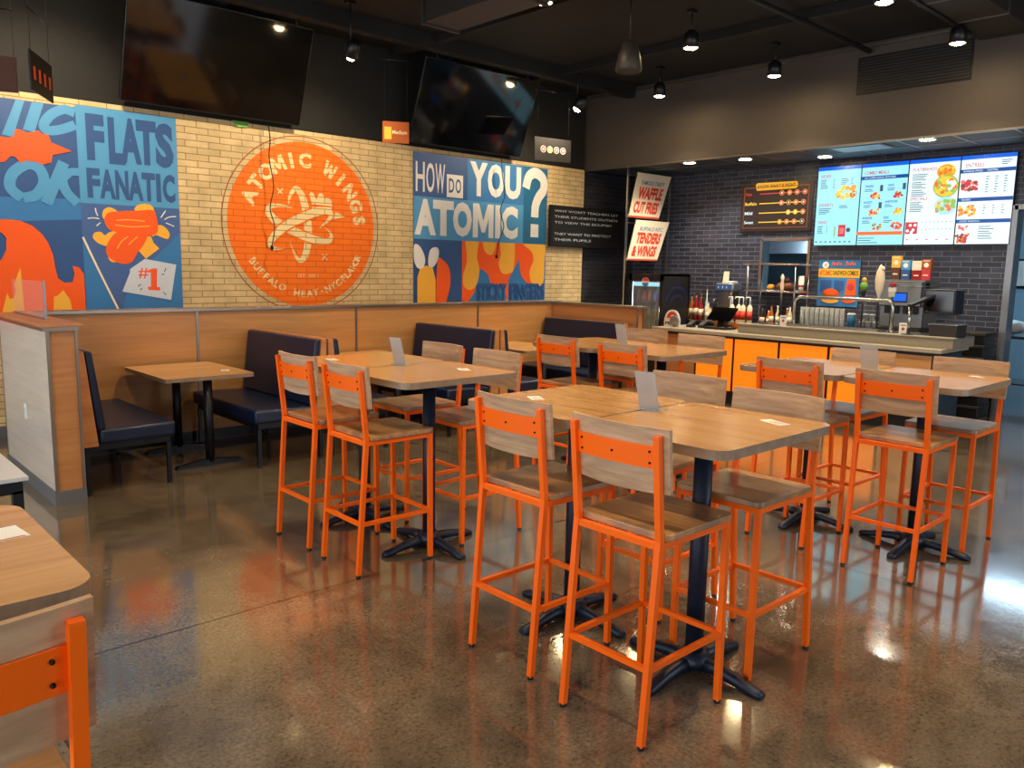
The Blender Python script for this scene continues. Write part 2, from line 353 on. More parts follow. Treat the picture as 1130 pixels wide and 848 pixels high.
class Art(MB):
    """flat drawing on a plane: every new shape lies a hair in front of the one before"""
    keep = True
    def __init__(s, frame, step=0.0008): super().__init__(); s.frame = frame; s.k = 1; s.step = step
    def put(s, loops, m):
        for lp in loops:
            lp = [s.bm.verts.new(s.frame(u, v, s.k * s.step)) for u, v in lp]; s.face(lp, m); s.k += .012
    def poly(s, pts, m, smooth=False, up=True):
        if smooth: pts = smooth_pts(pts)
        s.put([pts], m); s.k += 1 if up else 0; return s
    def rect(s, u0, u1, v0, v1, m, up=True): return s.poly([(u0, v0), (u1, v0), (u1, v1), (u0, v1)], m, up=up)
    def disc(s, u, v, r, m, n=28, ry=None, up=True): return s.poly([(u + r * math.cos(2 * PI * i / n), v + (ry or r) * math.sin(2 * PI * i / n)) for i in range(n)], m, up=up)
    def stroke(s, pts, w, m, smooth=True, taper=False, up=True):
        if smooth and len(pts) > 2: pts = smooth_pts(pts, False, 5)
        L, R = [], []; n = len(pts)
        for i, p in enumerate(pts):
            a, b = pts[max(i - 1, 0)], pts[min(i + 1, n - 1)]; t = Vector((b[0] - a[0], b[1] - a[1]))
            if t.length < 1e-9: continue
            t.normalize(); k = w / 2 * ((max(.02, math.sin(PI * min(0.99, 0.02 + i / (n - 1)))) ** 0.9) if taper else 1)
            L.append((p[0] - t.y * k, p[1] + t.x * k)); R.append((p[0] + t.y * k, p[1] - t.x * k))
        s.put([[L[i], L[i + 1], R[i + 1], R[i]] for i in range(len(L) - 1)], m); s.k += 1 if up else 0; return s
    def text(s, txt, u0, u1, v0, v1, m, bold=0.0, quad=None, sh=0.0, up=True):
        v, f, asp = text_shape(txt, bold) if txt not in ('M', 'W') or bold < .03 else ({'M': BLOCK_M, 'W': BLOCK_W}[txt], [tuple(range(13))], 1.0)
        def P(a, b):
            if quad:
                (ax, ay), (bx, by), (cx, cy), (dx, dy) = quad      # top-left, top-right, bottom-right, bottom-left
                tx, ty = ax + (bx - ax) * a, ay + (by - ay) * a; qx, qy = dx + (cx - dx) * a, dy + (cy - dy) * a
                return qx + (tx - qx) * b, qy + (ty - qy) * b
            return u0 + (u1 - u0) * a + sh * b, v0 + (v1 - v0) * b
        vv = [s.bm.verts.new(s.frame(*P(a, b), s.k * s.step)) for a, b in v]
        for q in f: s.face([vv[i] for i in q], m)
        s.k += 1 if up else .06; return s
    def letter(s, ch, u, v, h, ang, m, bold=0.03, w=None):
        vt, f, asp = text_shape(ch, bold) if ch not in 'MW' or bold < .03 else ({'M': BLOCK_M, 'W': BLOCK_W}[ch], [tuple(range(13))], 1.0); w = w or h * min(asp, 1.1); c, sn = math.cos(ang), math.sin(ang)
        vv = []
        for a, b in vt:
            x, y = (a - 0.5) * w, (b - 0.5) * h; s.k += .0005; vv.append(s.bm.verts.new(s.frame(u + x * c - y * sn, v + x * sn + y * c, s.k * s.step)))
        for q in f: s.face([vv[i] for i in q], m)
def rrect(x0, x1, y0, y1, r, n=5):
    P = []
    for cx, cy, a in ((x1 - r, y0 + r, -PI / 2), (x1 - r, y1 - r, 0), (x0 + r, y1 - r, PI / 2), (x0 + r, y0 + r, PI)):
        for i in range(n + 1): t = a + PI / 2 * i / n; P.append((cx + r * math.cos(t), cy + r * math.sin(t)))
    return P

# ================================================================ THE ROOM
X0, X1, Y0, YB, HC, ZB = -2.5, 11.0, -3.0, 8.75, 4.33, 3.2
b = MB(); b.box(X0 - .3, 15.0, Y0 - .3, 9.3, -0.12, 0.0, 'polished_concrete') if 'polished_concrete' in MATS else None
struct(b.build('floor'))
b = MB(); b.box(X0 - .3, 11.2, Y0 - .3, 9.3, HC, HC + .12, 'ceiling_black')
for y in (-1.0, 1.0, 7.9): b.box(X0, 9.6, y - .07, y + .07, HC - .16, HC + .01, 'ceiling_black')
for x in (1.2, 3.6, 6.0, 8.1): b.box(x - .05, x + .05, Y0, 8.7, HC - .09, HC + .01, 'ceiling_black')
struct(b.build('ceiling'))
# brick mural wall, 3.2 m high, black plaster above and behind
b = MB(); b.box(X0 - .2, 9.57, YB, 9.1, 0, ZB, 'cream_brick'); struct(b.build('wall_back'))
b = MB(); b.box(X0 - .2, 9.57, YB + .03, 9.1, ZB, HC, 'black_plaster'); b.box(9.57, 11.2, YB + .15, 9.1, ZB, HC, 'black_plaster'); struct(b.build('wall_back_upper'))
b = MB(); b.box(9.57, X1, YB + .12, 9.1, 0, ZB, 'dark_brick_side'); struct(b.build('wall_back_dark'))
b = MB(); b.box(X0, 9.57, YB - .012, YB + .02, 0, .11, 'baseboard_grey'); struct(b.build('baseboard_back'))
# dark brick wall behind the bar, with the pass-through window and the kitchen opening
b = MB()
WY0, WY1, WZ0, WZ1, KY0, KY1, KZ = 5.68, 6.43, 1.40, 2.15, 2.05, 3.13, 2.46
b.box(X1, X1 + .15, WY1, 9.1, 0, HC, 'dark_brick'); b.box(X1, X1 + .15, KY1, WY0, 0, HC, 'dark_brick')
b.box(X1, X1 + .15, WY0, WY1, 0, WZ0, 'dark_brick'); b.box(X1, X1 + .15, WY0, WY1, WZ1, HC, 'dark_brick')
b.box(X1, X1 + .15, KY0, KY1, KZ, HC, 'dark_brick'); b.box(X1, X1 + .15, Y0 - .2, KY0, 0, HC, 'dark_brick')
struct(b.build('wall_right'))
# soffit over the bar with its lay-in ceiling
b = MB(); b.box(9.65, 9.75, Y0, 8.86, 3.2, HC, 'soffit_brown'); b.box(9.75, 11.0, Y0, 8.86, 3.22, 3.26, 'soffit_tile')
for y in [k * .61 - 2.6 for k in range(19)]: b.box(9.75, 11.0, y - .012, y + .012, 3.214, 3.222, 'trim_metal')
b.box(10.36, 10.385, Y0, 8.86, 3.213, 3.2215, 'trim_metal')
struct(b.build('soffit'))
b = MB(); b.box(9.62, 9.66, Y0, 8.86, 3.185, 3.205, 'trim_metal'); b.box(9.62, 9.65, Y0, 8.7, 4.27, 4.30, 'trim_metal'); struct(b.build('trim_1'))
# storefront windows behind the camera
def storefront(name, along, fixed, a0, a1, mull):
    b = MB()
    def bx(u0, u1, z0, z1, d=.06):
        if along == 'y': b.box(fixed - d, fixed + d, u0, u1, z0, z1, 'grey_metal')
        else: b.box(u0, u1, fixed - d, fixed + d, z0, z1, 'grey_metal')
    for z in (0.38, 3.12): bx(a0, a1, z - .04, z + .04)
    for m in mull: bx(m - .035, m + .035, .4, 3.1)
    struct(b.build(name))
storefront('window_1', 'y', X0 - .1, -2.7, 7.9, [-2.7 + k * 1.767 for k in range(7)])
storefront('window_2', 'x', Y0 - .1, 3.7, 8.5, [3.7 + k * 1.6 for k in range(4)])  # unseen window, its span shortened to keep daylight off the foreground
b = MB(); b.box(X0 - .2, X0, Y0 - .2, 9.1, 0, .36, 'white_plaster'); b.box(X0 - .2, X0, Y0 - .2, 9.1, 3.14, HC, 'black_plaster'); b.box(X0 - .2, X0, 7.92, 9.1, .36, 3.14, 'white_plaster'); b.box(X0 - .2, X0, Y0 - .2, -2.72, .36, 3.14, 'white_plaster'); struct(b.build('wall_left'))
b = MB(); b.box(X0, X1, Y0 - .2, Y0, 0, .36, 'white_plaster'); b.box(X0, X1, Y0 - .2, Y0, 3.14, HC, 'black_plaster'); b.box(X0, 3.68, Y0 - .2, Y0, .36, 3.14, 'white_plaster'); b.box(8.52, X1, Y0 - .2, Y0, .36, 3.14, 'white_plaster'); struct(b.build('wall_front'))
# kitchen behind the bar wall
b = MB(); b.box(14.6, 14.75, -.2, 9.1, 0, 2.9, 'kitchen_wall'); b.box(11.15, 14.75, -.3, -.15, 0, 2.9, 'kitchen_wall'); b.box(11.15, 14.75, 9.0, 9.15, 0, 2.9, 'kitchen_wall'); struct(b.build('wall_kitchen'))
b = MB(); b.box(11.15, 14.75, -.3, 9.15, 2.9, 3.0, 'white_plaster'); struct(b.build('ceiling_kitchen'))
b = MB(); b.box(10.94, 11.17, KY1 - .04, KY1 + .035, 0, KZ + .05, 'grey_metal'); b.box(10.94, 11.17, KY0 - .03, KY0 + .04, 0, KZ + .05, 'grey_metal'); b.box(10.94, 11.17, KY0, KY1, KZ, KZ + .06, 'grey_metal'); struct(b.build('door_1'))
b = MB()
for y0, y1, z0, z1 in ((WY0 - .02, WY0 + .02, WZ0, WZ1), (WY1 - .02, WY1 + .02, WZ0, WZ1), (WY0, WY1, WZ1 - .02, WZ1 + .02), (WY0, WY1, WZ0 - .02, WZ0 + .02)): b.box(10.96, 11.17, y0, y1, z0, z1, 'stainless')
struct(b.build('window_3'))

# half wall behind the booths with its cap, and the partition at the left
b = MB(); b.box(1.52, 7.65, 7.5, 7.62, .1, 1.225, 'wall_laminate'); b.box(1.52, 7.65, 7.505, 7.62, 0, .1, 'black_steel')
for x in (2.94, 4.65, 6.36): b.box(x - .012, x + .012, 7.492, 7.501, .1, 1.225, 'trim_metal')
w = tag(b.build('booth_half_wall'), 'long low wood-panelled wall with metal seams behind the booths', 'half wall')
c = MB(); c.box(1.5, 7.80, 7.465, 7.66, 1.225, 1.255, 'trim_metal', .004); c.build('cap_rail', w)
w['kind'] = 'structure'; del w['label'], w['category']; w.name = 'wall_booth'
b = MB(); b.box(7.65, 7.77, 6.08, 7.62, .1, 1.215, 'end_laminate'); b.box(7.65, 7.77, 6.10, 7.6, 0, .1, 'black_steel')
b.box(7.645, 7.66, 6.06, 6.08, 0, 1.215, 'trim_metal'); b.box(7.76, 7.775, 6.06, 6.08, 0, 1.215, 'trim_metal')
w = struct(b.build('wall_booth_end')); c = MB(); c.box(7.61, 7.81, 6.03, 7.50, 1.215, 1.245, 'trim_metal', .004); c.build('cap_rail', w)
PX0, PX1, PY0, PY1 = 1.36, 1.545, 6.04, 7.5
w = struct(bpy.data.objects.new('wall_partition', None)); COL.objects.link(w)
b = MB(); b.box(PX0 + .012, PX1, PY0 + .012, PY1, .1, 1.21, 'end_laminate'); b.build('end_panel', w)
b = MB(); b.box(PX0, PX0 + .012, PY0 + .012, PY1, .1, 1.21, 'daylit_laminate'); b.build('side_panel', w)
b = MB()
for x0, x1 in ((PX0 - .003, PX0 + .016), (PX1 - .014, PX1 + .004)): b.box(x0, x1, PY0, PY0 + .018, .09, 1.21, 'trim_metal')
b.box(PX0 - .003, PX0 + .016, PY1 - .01, PY1 + .008, .09, 1.21, 'trim_metal'); b.build('edge_trim', w)
b = MB(); b.box(PX0 - .01, PX1 + .004, PY0 - .006, PY1, 0, .1, 'baseboard_grey'); b.build('baseboard', w)
b = MB(); b.box(PX0 - .04, PX1 + .03, PY0 - .04, PY1 + .02, 1.232, 1.254, 'end_laminate', .003); b.box(PX0 - .03, PX1 + .01, PY0 - .02, PY1, 1.205, 1.232, 'trim_metal'); b.build('cap_rail', w)
t = thing('glass_screen', 'small clear glass pane standing on top of the left wood partition', 'glass pane', (1.46, 6.47, 1.254))
b = MB(); b.box(-.004, .004, 0, .98, 0.004, .27, 'clear_glass'); b.build('pane', t)
b = MB(); b.box(-.008, .008, -.004, .004, 0, .275, 'grey_metal'); b.box(-.01, .01, 0, .98, 0, .01, 'grey_metal'); b.build('edge_channel', t)
t = thing('wall_outlet', 'white outlet plate low on the daylit side of the left partition', 'outlet', (PX0, 6.78, .56))  # outlet plate on the partition
b = MB(); b.box(-.006, 0, -.035, .035, -.058, .058, 'paper', .002); b.build('plate', t); b = MB(); b.box(-.010, -.005, -.012, .012, -.022, .022, 'white_plaster'); b.build('socket_face', t)

# ================================================================ MURALS
fy = lambda y: (lambda u, v, d: (u, y - d, v))
def disp(a): return a
def mural_base(name, label, x0, x1, z0, z1, m, cat='mural'):
    t = thing(name, label, cat, (0, 0, 0)); b = MB(); b.box(x0, x1, YB - .006, YB, z0, z1, m); b.build('backing_panel', t); return t
# --- left mural: brush script over blue, red burst, flame
t = mural_base('wall_mural', 'blue wall mural with brush script, red burst and big orange flame at far left', .2, 2.338, 1.0, 3.125, 'paint_navy')
a = Art(fy(YB - .006))
A_ = lambda *p: [tuple(q) for q in p]
a.poly([(.2, 1.9), (2.338, 2.07), (2.338, 2.26), (.2, 2.2)], 'paint_mid_blue')
a.poly([(1.714, 2.799), (1.842, 3.12), (1.913, 3.12), (1.802, 2.788)], 'paint_sky_blue'); a.poly([(1.884, 2.862), (1.972, 3.12), (2.071, 3.12), (1.981, 2.852)], 'paint_sky_blue')
a.stroke([(2.33, 3.07), (2.24, 3.09), (2.13, 3.03), (2.06, 2.93), (2.09, 2.88), (2.2, 2.90), (2.33, 2.96)], .085, 'paint_sky_blue')
a.stroke([(1.0, 2.75), (1.12, 3.05), (1.3, 3.0), (1.22, 2.8), (1.4, 2.85), (1.52, 3.08)], .09, 'paint_sky_blue')
a.stroke([(1.84, 2.24), (1.75, 2.33), (1.78, 2.46), (1.9, 2.55), (2.0, 2.52), (2.03, 2.4), (1.96, 2.28), (1.85, 2.24)], .095, 'paint_sky_blue')
a.stroke([(2.04, 2.2), (2.12, 2.39), (2.21, 2.6)], .10, 'paint_sky_blue', up=False); a.stroke([(2.2, 2.45), (2.26, 2.51), (2.338, 2.52)], .075, 'paint_sky_blue', up=False); a.stroke([(2.18, 2.44), (2.22, 2.32), (2.31, 2.22)], .09, 'paint_sky_blue')
a.stroke([(1.2, 2.2), (1.35, 2.5), (1.5, 2.25), (1.62, 2.5)], .09, 'paint_sky_blue')
a.poly([(.9, 2.7), (1.2, 2.76), (1.45, 2.7), (1.582, 2.75), (1.675, 2.78), (1.756, 2.775), (1.802, 2.788), (1.826, 2.862), (1.858, 2.859), (1.921, 2.838), (1.975, 2.856), (2.009, 2.87), (2.034, 2.844), (2.094, 2.837), (2.11, 2.773), (2.285, 2.711), (2.222, 2.689), (2.117, 2.656), (2.104, 2.588), (2.026, 2.559), (1.965, 2.582), (1.88, 2.581), (1.852, 2.556), (1.804, 2.609), (1.772, 2.613), (1.724, 2.558), (1.66, 2.545), (1.5, 2.5), (1.3, 2.56), (.9, 2.55)], 'paint_red_orange')
a.poly([(.6, 2.0), (1.2, 2.06), (1.59, 2.033), (1.717, 2.039), (1.813, 2.03), (1.91, 1.988), (1.984, 1.916), (2.035, 1.83), (2.069, 1.718), (2.08, 1.603), (2.097, 1.501), (2.153, 1.457), (2.224, 1.463), (2.246, 1.541), (2.232, 1.621), (2.291, 1.606), (2.329, 1.541), (2.329, 1.02), (.6, 1.02), (.6, 1.5), (1.3, 1.58), (1.562, 1.609), (1.64, 1.671), (1.683, 1.758), (1.69, 1.868), (1.656, 1.915), (1.583, 1.936), (1.3, 1.9), (.6, 1.7)], 'paint_flame_orange')
a.poly([(1.60, 1.02), (1.62, 1.20), (1.664, 1.364), (1.682, 1.308), (1.715, 1.313), (1.735, 1.376), (1.729, 1.45), (1.762, 1.537), (1.787, 1.6), (1.80, 1.02)], 'paint_egg_yellow', up=False)
a.poly([(2.03, 1.02), (2.052, 1.322), (2.087, 1.334), (2.137, 1.386), (2.191, 1.294), (2.23, 1.02)], 'paint_egg_yellow')
a.build('painted_artwork', t)
# --- FLATS FANATIC panel
t = mural_base('wall_mural', 'light blue wall mural reading FLATS FANATIC above crossed orange drumettes', 2.338, 3.285, 1.0, 3.15, 'paint_sky_blue')
a = Art(fy(YB - .006))
a.rect(2.338, 3.285, 1.0, 2.23, 'paint_steel_blue'); a.poly([(2.338, 1.93), (2.338, 1.0), (2.70, 1.0)], 'paint_mid_blue', up=False); a.poly([(2.62, 1.0), (2.75, 1.45), (3.05, 1.75), (3.285, 1.98), (3.285, 1.0)], 'paint_mid_blue')
xs = [2.422, 2.60, 2.72, 2.90, 3.08, 3.252]
for i, (ch, u0, u1, dz) in enumerate((('F', 2.42, 2.585, 0), ('L', 2.62, 2.77, -.02), ('A', 2.73, 2.93, 0), ('T', 2.885, 3.08, 0), ('S', 3.07, 3.25, -.01))):
    a.text(ch, u0, u1, 2.645 + dz, 3.085 + dz * .5, 'paint_navy', .055, up=False)
a.k += 1
for ch, u0, u1 in (('F', 2.405, 2.525), ('A', 2.52, 2.665), ('N', 2.665, 2.79), ('A', 2.785, 2.93), ('T', 2.92, 3.05), ('I', 3.06, 3.105), ('C', 3.125, 3.25)): a.text(ch, u0, u1, 2.285, 2.57, 'paint_navy', .045, up=False)
a.k += 1
for p in ([(2.528, 2.114), (2.542, 2.171), (2.591, 2.203), (2.65, 2.184), (2.666, 2.147), (2.561, 2.079)], [(2.834, 2.189), (2.873, 2.242), (2.949, 2.26), (3.012, 2.238), (3.022, 2.181), (2.932, 2.162)], [(2.429, 1.91), (2.454, 1.951), (2.508, 1.957), (2.542, 1.927), (2.591, 1.961), (2.663, 1.964), (2.598, 1.866), (2.56, 1.821), (2.49, 1.838), (2.445, 1.874)],
          [(2.998, 1.932), (3.061, 2.046), (3.132, 2.03), (3.175, 1.965), (3.153, 1.912), (3.101, 1.923), (3.037, 1.947)], [(2.561, 1.713), (2.591, 1.714), (2.637, 1.67), (2.6, 1.661), (2.571, 1.682)]): a.poly(p, 'paint_egg_yellow', True, up=False)
a.poly([(2.858, 1.778), (2.941, 1.93), (2.985, 1.932), (3.008, 1.867), (3.063, 1.81), (2.924, 1.702)], 'paint_egg_yellow')
a.poly([(2.651, 1.957), (2.725, 1.973), (2.935, 1.956), (2.919, 1.864), (2.851, 1.771), (2.784, 1.666), (2.709, 1.646), (2.625, 1.67), (2.555, 1.726), (2.547, 1.802), (2.588, 1.891)], 'paint_flame_orange', True)
a.poly([(2.543, 2.065), (2.576, 2.142), (2.661, 2.166), (2.833, 2.182), (3.01, 2.199), (3.046, 2.143), (3.059, 2.013), (3.025, 1.953), (2.935, 1.936), (2.724, 1.954), (2.592, 1.98)], 'paint_flame_orange', True)
for p in ([(2.657, 2.077), (2.767, 2.089), (2.929, 2.082)], [(2.643, 2.033), (2.788, 2.02), (2.977, 2.035)], [(2.649, 1.798), (2.695, 1.87), (2.759, 1.921)], [(2.761, 1.84), (2.807, 1.886), (2.852, 1.924)]): a.stroke(p, .010, 'paint_egg_yellow', up=False)
for p in ([(2.467, 2.188), (2.471, 2.149), (2.486, 2.112)], [(2.392, 2.082), (2.444, 2.091), (2.497, 2.085)], [(2.469, 2.014), (2.506, 2.048)], [(3.09, 2.126), (3.142, 2.201)], [(3.125, 2.108), (3.175, 2.137), (3.248, 2.147)], [(3.14, 2.076), (3.224, 2.044)]): a.stroke(p, .011, 'paint_off_white', up=False)
a.stroke([(2.34, 1.90), (2.47, 1.573), (2.66, 1.12)], .02, 'paint_cream')
a.poly([(2.677, 1.368), (2.76, 1.562), (2.762, 1.595), (2.911, 1.701), (3.228, 1.647), (3.159, 1.277)], 'paint_grey_white')
a.text('#', 2.84, 2.94, 1.50, 1.61, 'paint_red_orange', .01, up=False); a.poly([(2.93, 1.385), (3.05, 1.375), (3.05, 1.41), (3.02, 1.412), (3.03, 1.605), (2.99, 1.605), (2.935, 1.585), (2.935, 1.56), (2.965, 1.565), (2.96, 1.415), (2.93, 1.42)], 'paint_red_orange')
for p in ([(3.10, 1.57), (3.12, 1.61)], [(3.07, 1.54), (3.10, 1.55)], [(2.83, 1.42), (2.86, 1.44)], [(2.85, 1.38), (2.87, 1.40)], [(3.08, 1.36), (3.11, 1.33)]): a.stroke(p, .008, 'paint_black_ink', up=False)
a.build('painted_artwork', t)
# --- round painted logo
t = thing('wall_logo', 'round orange ATOMIC WINGS logo painted in the middle of the brick wall', 'logo', (0, 0, 0))
CX, CZ, RR = 4.745, 2.13, .945
a = Art(fy(YB - .001), .0006)
a.put([[(CX + r * math.cos(2 * PI * i / 72), CZ + r * math.sin(2 * PI * i / 72)) for i in range(72)] for r in (1.015,)], 'cream_brick'); a.k += 1
for i in range(72):
    t0, t1 = 2 * PI * i / 72, 2 * PI * (i + 1) / 72
    a.put([[(CX + q * math.cos(v), CZ + q * math.sin(v)) for q, v in ((1.0, t0), (1.012, t0), (1.012, t1), (1.0, t1))]], 'paint_signal_orange')
a.k += 1
a.disc(CX, CZ, RR, 'orange_paint', 72)
def ring_word(w, a0, a1, r, h, flip=False, bold=.05):
    for i, ch in enumerate(w):
        th = math.radians(a0 + (a1 - a0) * i / max(1, len(w) - 1))
        if ch != ' ': a.letter(ch, CX + r * math.cos(th), CZ + r * math.sin(th), h, th - PI / 2 + (PI if flip else 0), 'cream_paint', bold)
ring_word('ATOMIC', 157, 89, .74, .175); ring_word('WINGS', 63, 7, .74, .175)
ring_word('BUFFALO', 213, 247, .785, .085, True, .03); ring_word('HEAT', 261, 279, .80, .085, True, .03); ring_word('-', 285, 285, .80, .02, True, .03); ring_word('NYC', 291, 303, .80, .085, True, .03); ring_word('FLAVOR', 309, 333, .80, .085, True, .03)
a.k += 1
K = 'cream_paint'
a.stroke([(4.536, 2.36), (4.56, 2.46), (4.63, 2.54), (4.70, 2.48), (4.745, 2.35), (4.775, 2.18), (4.78, 2.02), (4.765, 1.87), (4.72, 1.75), (4.66, 1.72), (4.60, 1.79), (4.54, 1.94)], .135, 'orange_paint', taper=True); a.stroke([(4.536, 2.36), (4.56, 2.46), (4.63, 2.54), (4.70, 2.48), (4.745, 2.35), (4.775, 2.18), (4.78, 2.02), (4.765, 1.87), (4.72, 1.75), (4.66, 1.72), (4.60, 1.79), (4.54, 1.94)], .10, K, taper=True)
a.k += 1
a.stroke([(4.583, 2.32), (4.43, 2.335), (4.31, 2.32), (4.285, 2.27), (4.33, 2.2), (4.43, 2.125), (4.58, 2.06), (4.77, 1.99), (4.93, 1.955), (5.04, 1.955), (5.085, 2.0), (5.07, 2.06), (4.99, 2.12)], .135, 'orange_paint', taper=True); a.stroke([(4.583, 2.32), (4.43, 2.335), (4.31, 2.32), (4.285, 2.27), (4.33, 2.2), (4.43, 2.125), (4.58, 2.06), (4.77, 1.99), (4.93, 1.955), (5.04, 1.955), (5.085, 2.0), (5.07, 2.06), (4.99, 2.12)], .10, K, taper=True)
a.k += 1
a.stroke([(4.93, 2.105), (5.045, 2.2), (5.085, 2.27), (5.02, 2.31), (4.85, 2.275), (4.68, 2.205), (4.51, 2.12), (4.37, 2.01), (4.30, 1.92), (4.32, 1.86), (4.40, 1.845), (4.51, 1.858)], .135, 'orange_paint', taper=True); a.stroke([(4.93, 2.105), (5.045, 2.2), (5.085, 2.27), (5.02, 2.31), (4.85, 2.275), (4.68, 2.205), (4.51, 2.12), (4.37, 2.01), (4.30, 1.92), (4.32, 1.86), (4.40, 1.845), (4.51, 1.858)], .10, K, taper=True)
a.k += 1
for p in ([(4.831, 2.375), (4.80, 2.49), (4.825, 2.52), (4.86, 2.50), (4.893, 2.43), (4.93, 2.51), (4.97, 2.51), (5.0, 2.46), (5.05, 2.47), (5.09, 2.44), (5.104, 2.367), (4.96, 2.375)], [(4.83, 2.345), (5.09, 2.355), (5.10, 2.32), (5.094, 2.284), (4.828, 2.256)], [(5.105, 2.215), (5.15, 2.305), (5.28, 2.25)]): a.poly(p, K, up=False)
for cx, cz in ((4.432, 2.494), (4.989, 1.763)):
    for s in (-1, 1): a.stroke([(cx - .035, cz - .035 * s), (cx + .035, cz + .035 * s)], .014, K, up=False)
a.text('EST. 2001', 4.62, 4.90, 1.52, 1.56, K)
a.build('painted_artwork', t)
# --- HOW DO YOU ATOMIC? mural
t = mural_base('wall_mural', 'blue wall mural with white words HOW DO YOU ATOMIC? above dripping sauce', 6.30, 8.745, 1.0, 3.14, 'paint_mid_blue')
a = Art(fy(YB - .006))
a.rect(6.30, 7.12, 1.0, 2.04, 'paint_navy')
a.poly([(7.115, 2.06), (8.24, 2.06), (8.20, 1.80), (7.99, 1.50), (7.992, 1.25), (7.96, 1.02), (7.2, 1.02), (7.124, 1.22)], 'paint_flame_orange')
a.poly([(7.17, 1.0), (7.20, 1.16), (7.367, 1.34), (7.40, 1.60), (7.47, 1.66), (7.60, 1.57), (7.64, 1.46), (7.80, 1.42), (7.90, 1.46), (7.94, 1.30), (7.97, 1.0)], 'paint_mid_blue')
a.poly([(8.212, 2.10), (8.519, 2.10), (8.506, 1.792), (8.455, 1.464), (8.296, 1.506), (8.213, 1.675)], 'paint_flame_orange', True)
for p in ([(7.184, 2.10), (7.41, 2.10), (7.388, 1.825), (7.433, 1.638), (7.394, 1.45), (7.279, 1.356), (7.157, 1.41), (7.138, 1.556), (7.204, 1.768)], [(7.498, 2.10), (7.733, 2.10), (7.699, 1.886), (7.609, 1.851), (7.518, 1.921)], [(7.825, 2.10), (8.081, 2.10), (8.089, 1.673), (8.004, 1.594), (7.872, 1.593), (7.795, 1.711), (7.829, 1.862)], [(8.26, 2.10), (8.70, 2.10), (8.715, 1.75), (8.699, 1.45), (8.57, 1.42), (8.455, 1.464), (8.411, 1.62), (8.486, 1.792), (8.44, 1.92), (8.30, 2.0)]): a.poly(p, 'paint_egg_yellow', True)
a.rect(8.26, 8.745, 2.03, 3.14, 'paint_deep_teal', up=False); a.rect(6.30, 7.20, 2.58, 3.14, 'paint_navy', up=False); a.rect(7.20, 8.26, 2.58, 3.14, 'paint_mid_blue', up=False); a.rect(6.30, 8.26, 2.03, 2.58, 'paint_sky_blue')
for ch, u0, u1 in (('H', 6.33, 6.475), ('O', 6.50, 6.635), ('W', 6.65, 6.81)): a.text(ch, u0, u1, 2.64, 3.02, 'paint_off_white', .012, up=False)
a.k += 1
a.rect(6.84, 7.12, 2.60, 2.90, 'paint_off_white'); a.text('D', 6.875, 6.965, 2.66, 2.85, 'paint_navy', .02, up=False); a.text('O', 6.99, 7.085, 2.66, 2.85, 'paint_navy', .02, up=False)
for ch, u0, u1 in (('Y', 7.24, 7.56), ('O', 7.56, 7.87), ('U', 7.89, 8.2)): a.text(ch, u0, u1, 2.65, 3.11, 'paint_off_white', .05, up=False)
for ch, u0, u1 in (('A', 6.31, 6.66), ('T', 6.61, 6.96), ('O', 6.95, 7.28), ('M', 7.30, 7.68), ('I', 7.71, 7.81), ('C', 7.83, 8.15)): a.text(ch, u0, u1, 2.085, 2.55, 'paint_off_white', .055, up=False)
a.k += 1
a.stroke([(8.30, 2.83), (8.36, 3.0), (8.5, 3.06), (8.65, 2.98), (8.66, 2.83), (8.56, 2.71), (8.50, 2.58), (8.49, 2.42)], .15, 'paint_off_white'); a.rect(8.41, 8.57, 2.13, 2.32, 'paint_off_white')
a.text('STICKY', 7.385, 7.955, 1.215, 1.45, 'paint_navy', .04, up=False); a.text('FINGERS', 8.02, 8.73, 1.215, 1.45, 'paint_navy', .04, up=False)
a.poly([(6.686, 1.733), (6.784, 1.76), (6.883, 1.658), (6.911, 1.476), (6.87, 1.293), (6.787, 1.1), (6.672, 1.1)], 'paint_flame_orange', True)
a.poly([(6.353, 1.05), (6.353, 1.526), (6.4, 1.652), (6.51, 1.686), (6.606, 1.655), (6.655, 1.502), (6.656, 1.05)], 'paint_egg_yellow')
a.poly([(6.302, 1.95), (6.399, 1.928), (6.478, 1.779), (6.45, 1.66), (6.36, 1.65), (6.302, 1.75)], 'paint_off_white', True, up=False); a.poly([(6.53, 1.70), (6.557, 1.882), (6.653, 1.931), (6.708, 1.886), (6.686, 1.758), (6.606, 1.665)], 'paint_off_white', True)
a.build('painted_artwork', t)

# ---- letter board on the corner of the wall, and the bits hanging on the wall
t = thing('letter_board', 'black letter board with white joke lettering at the right end of the brick wall', 'letter board', (0, 0, 0))
b = MB(); b.box(8.75, 10.46, 8.66, 8.70, 2.00, 2.62, 'tv_bezel', .004); b.box(8.77, 10.44, 8.655, 8.661, 2.02, 2.60, 'paint_black_ink'); b.build('board', t)
for s, u0, u1, z in (('WHY WON\'T TEACHERS LET', 8.83, 10.30, 2.52), ('THEIR STUDENTS OUTSIDE', 8.83, 10.30, 2.435), ('TO VIEW THE ECLIPSE?', 8.83, 10.14, 2.35), ('THEY WANT TO PROTECT', 8.83, 10.14, 2.18), ('THEIR PUPILS', 8.83, 9.66, 2.095)): a = Art(fy(8.654)); a.text(s, u0, u1, z, z + .034, 'paint_grey_white', 0.0, up=False); a.build('text_line', t)
b = MB(); b.box(8.95, 9.05, 8.70, 8.749, 2.2, 2.4, 'tv_bezel'); b.build('wall_bracket', t)
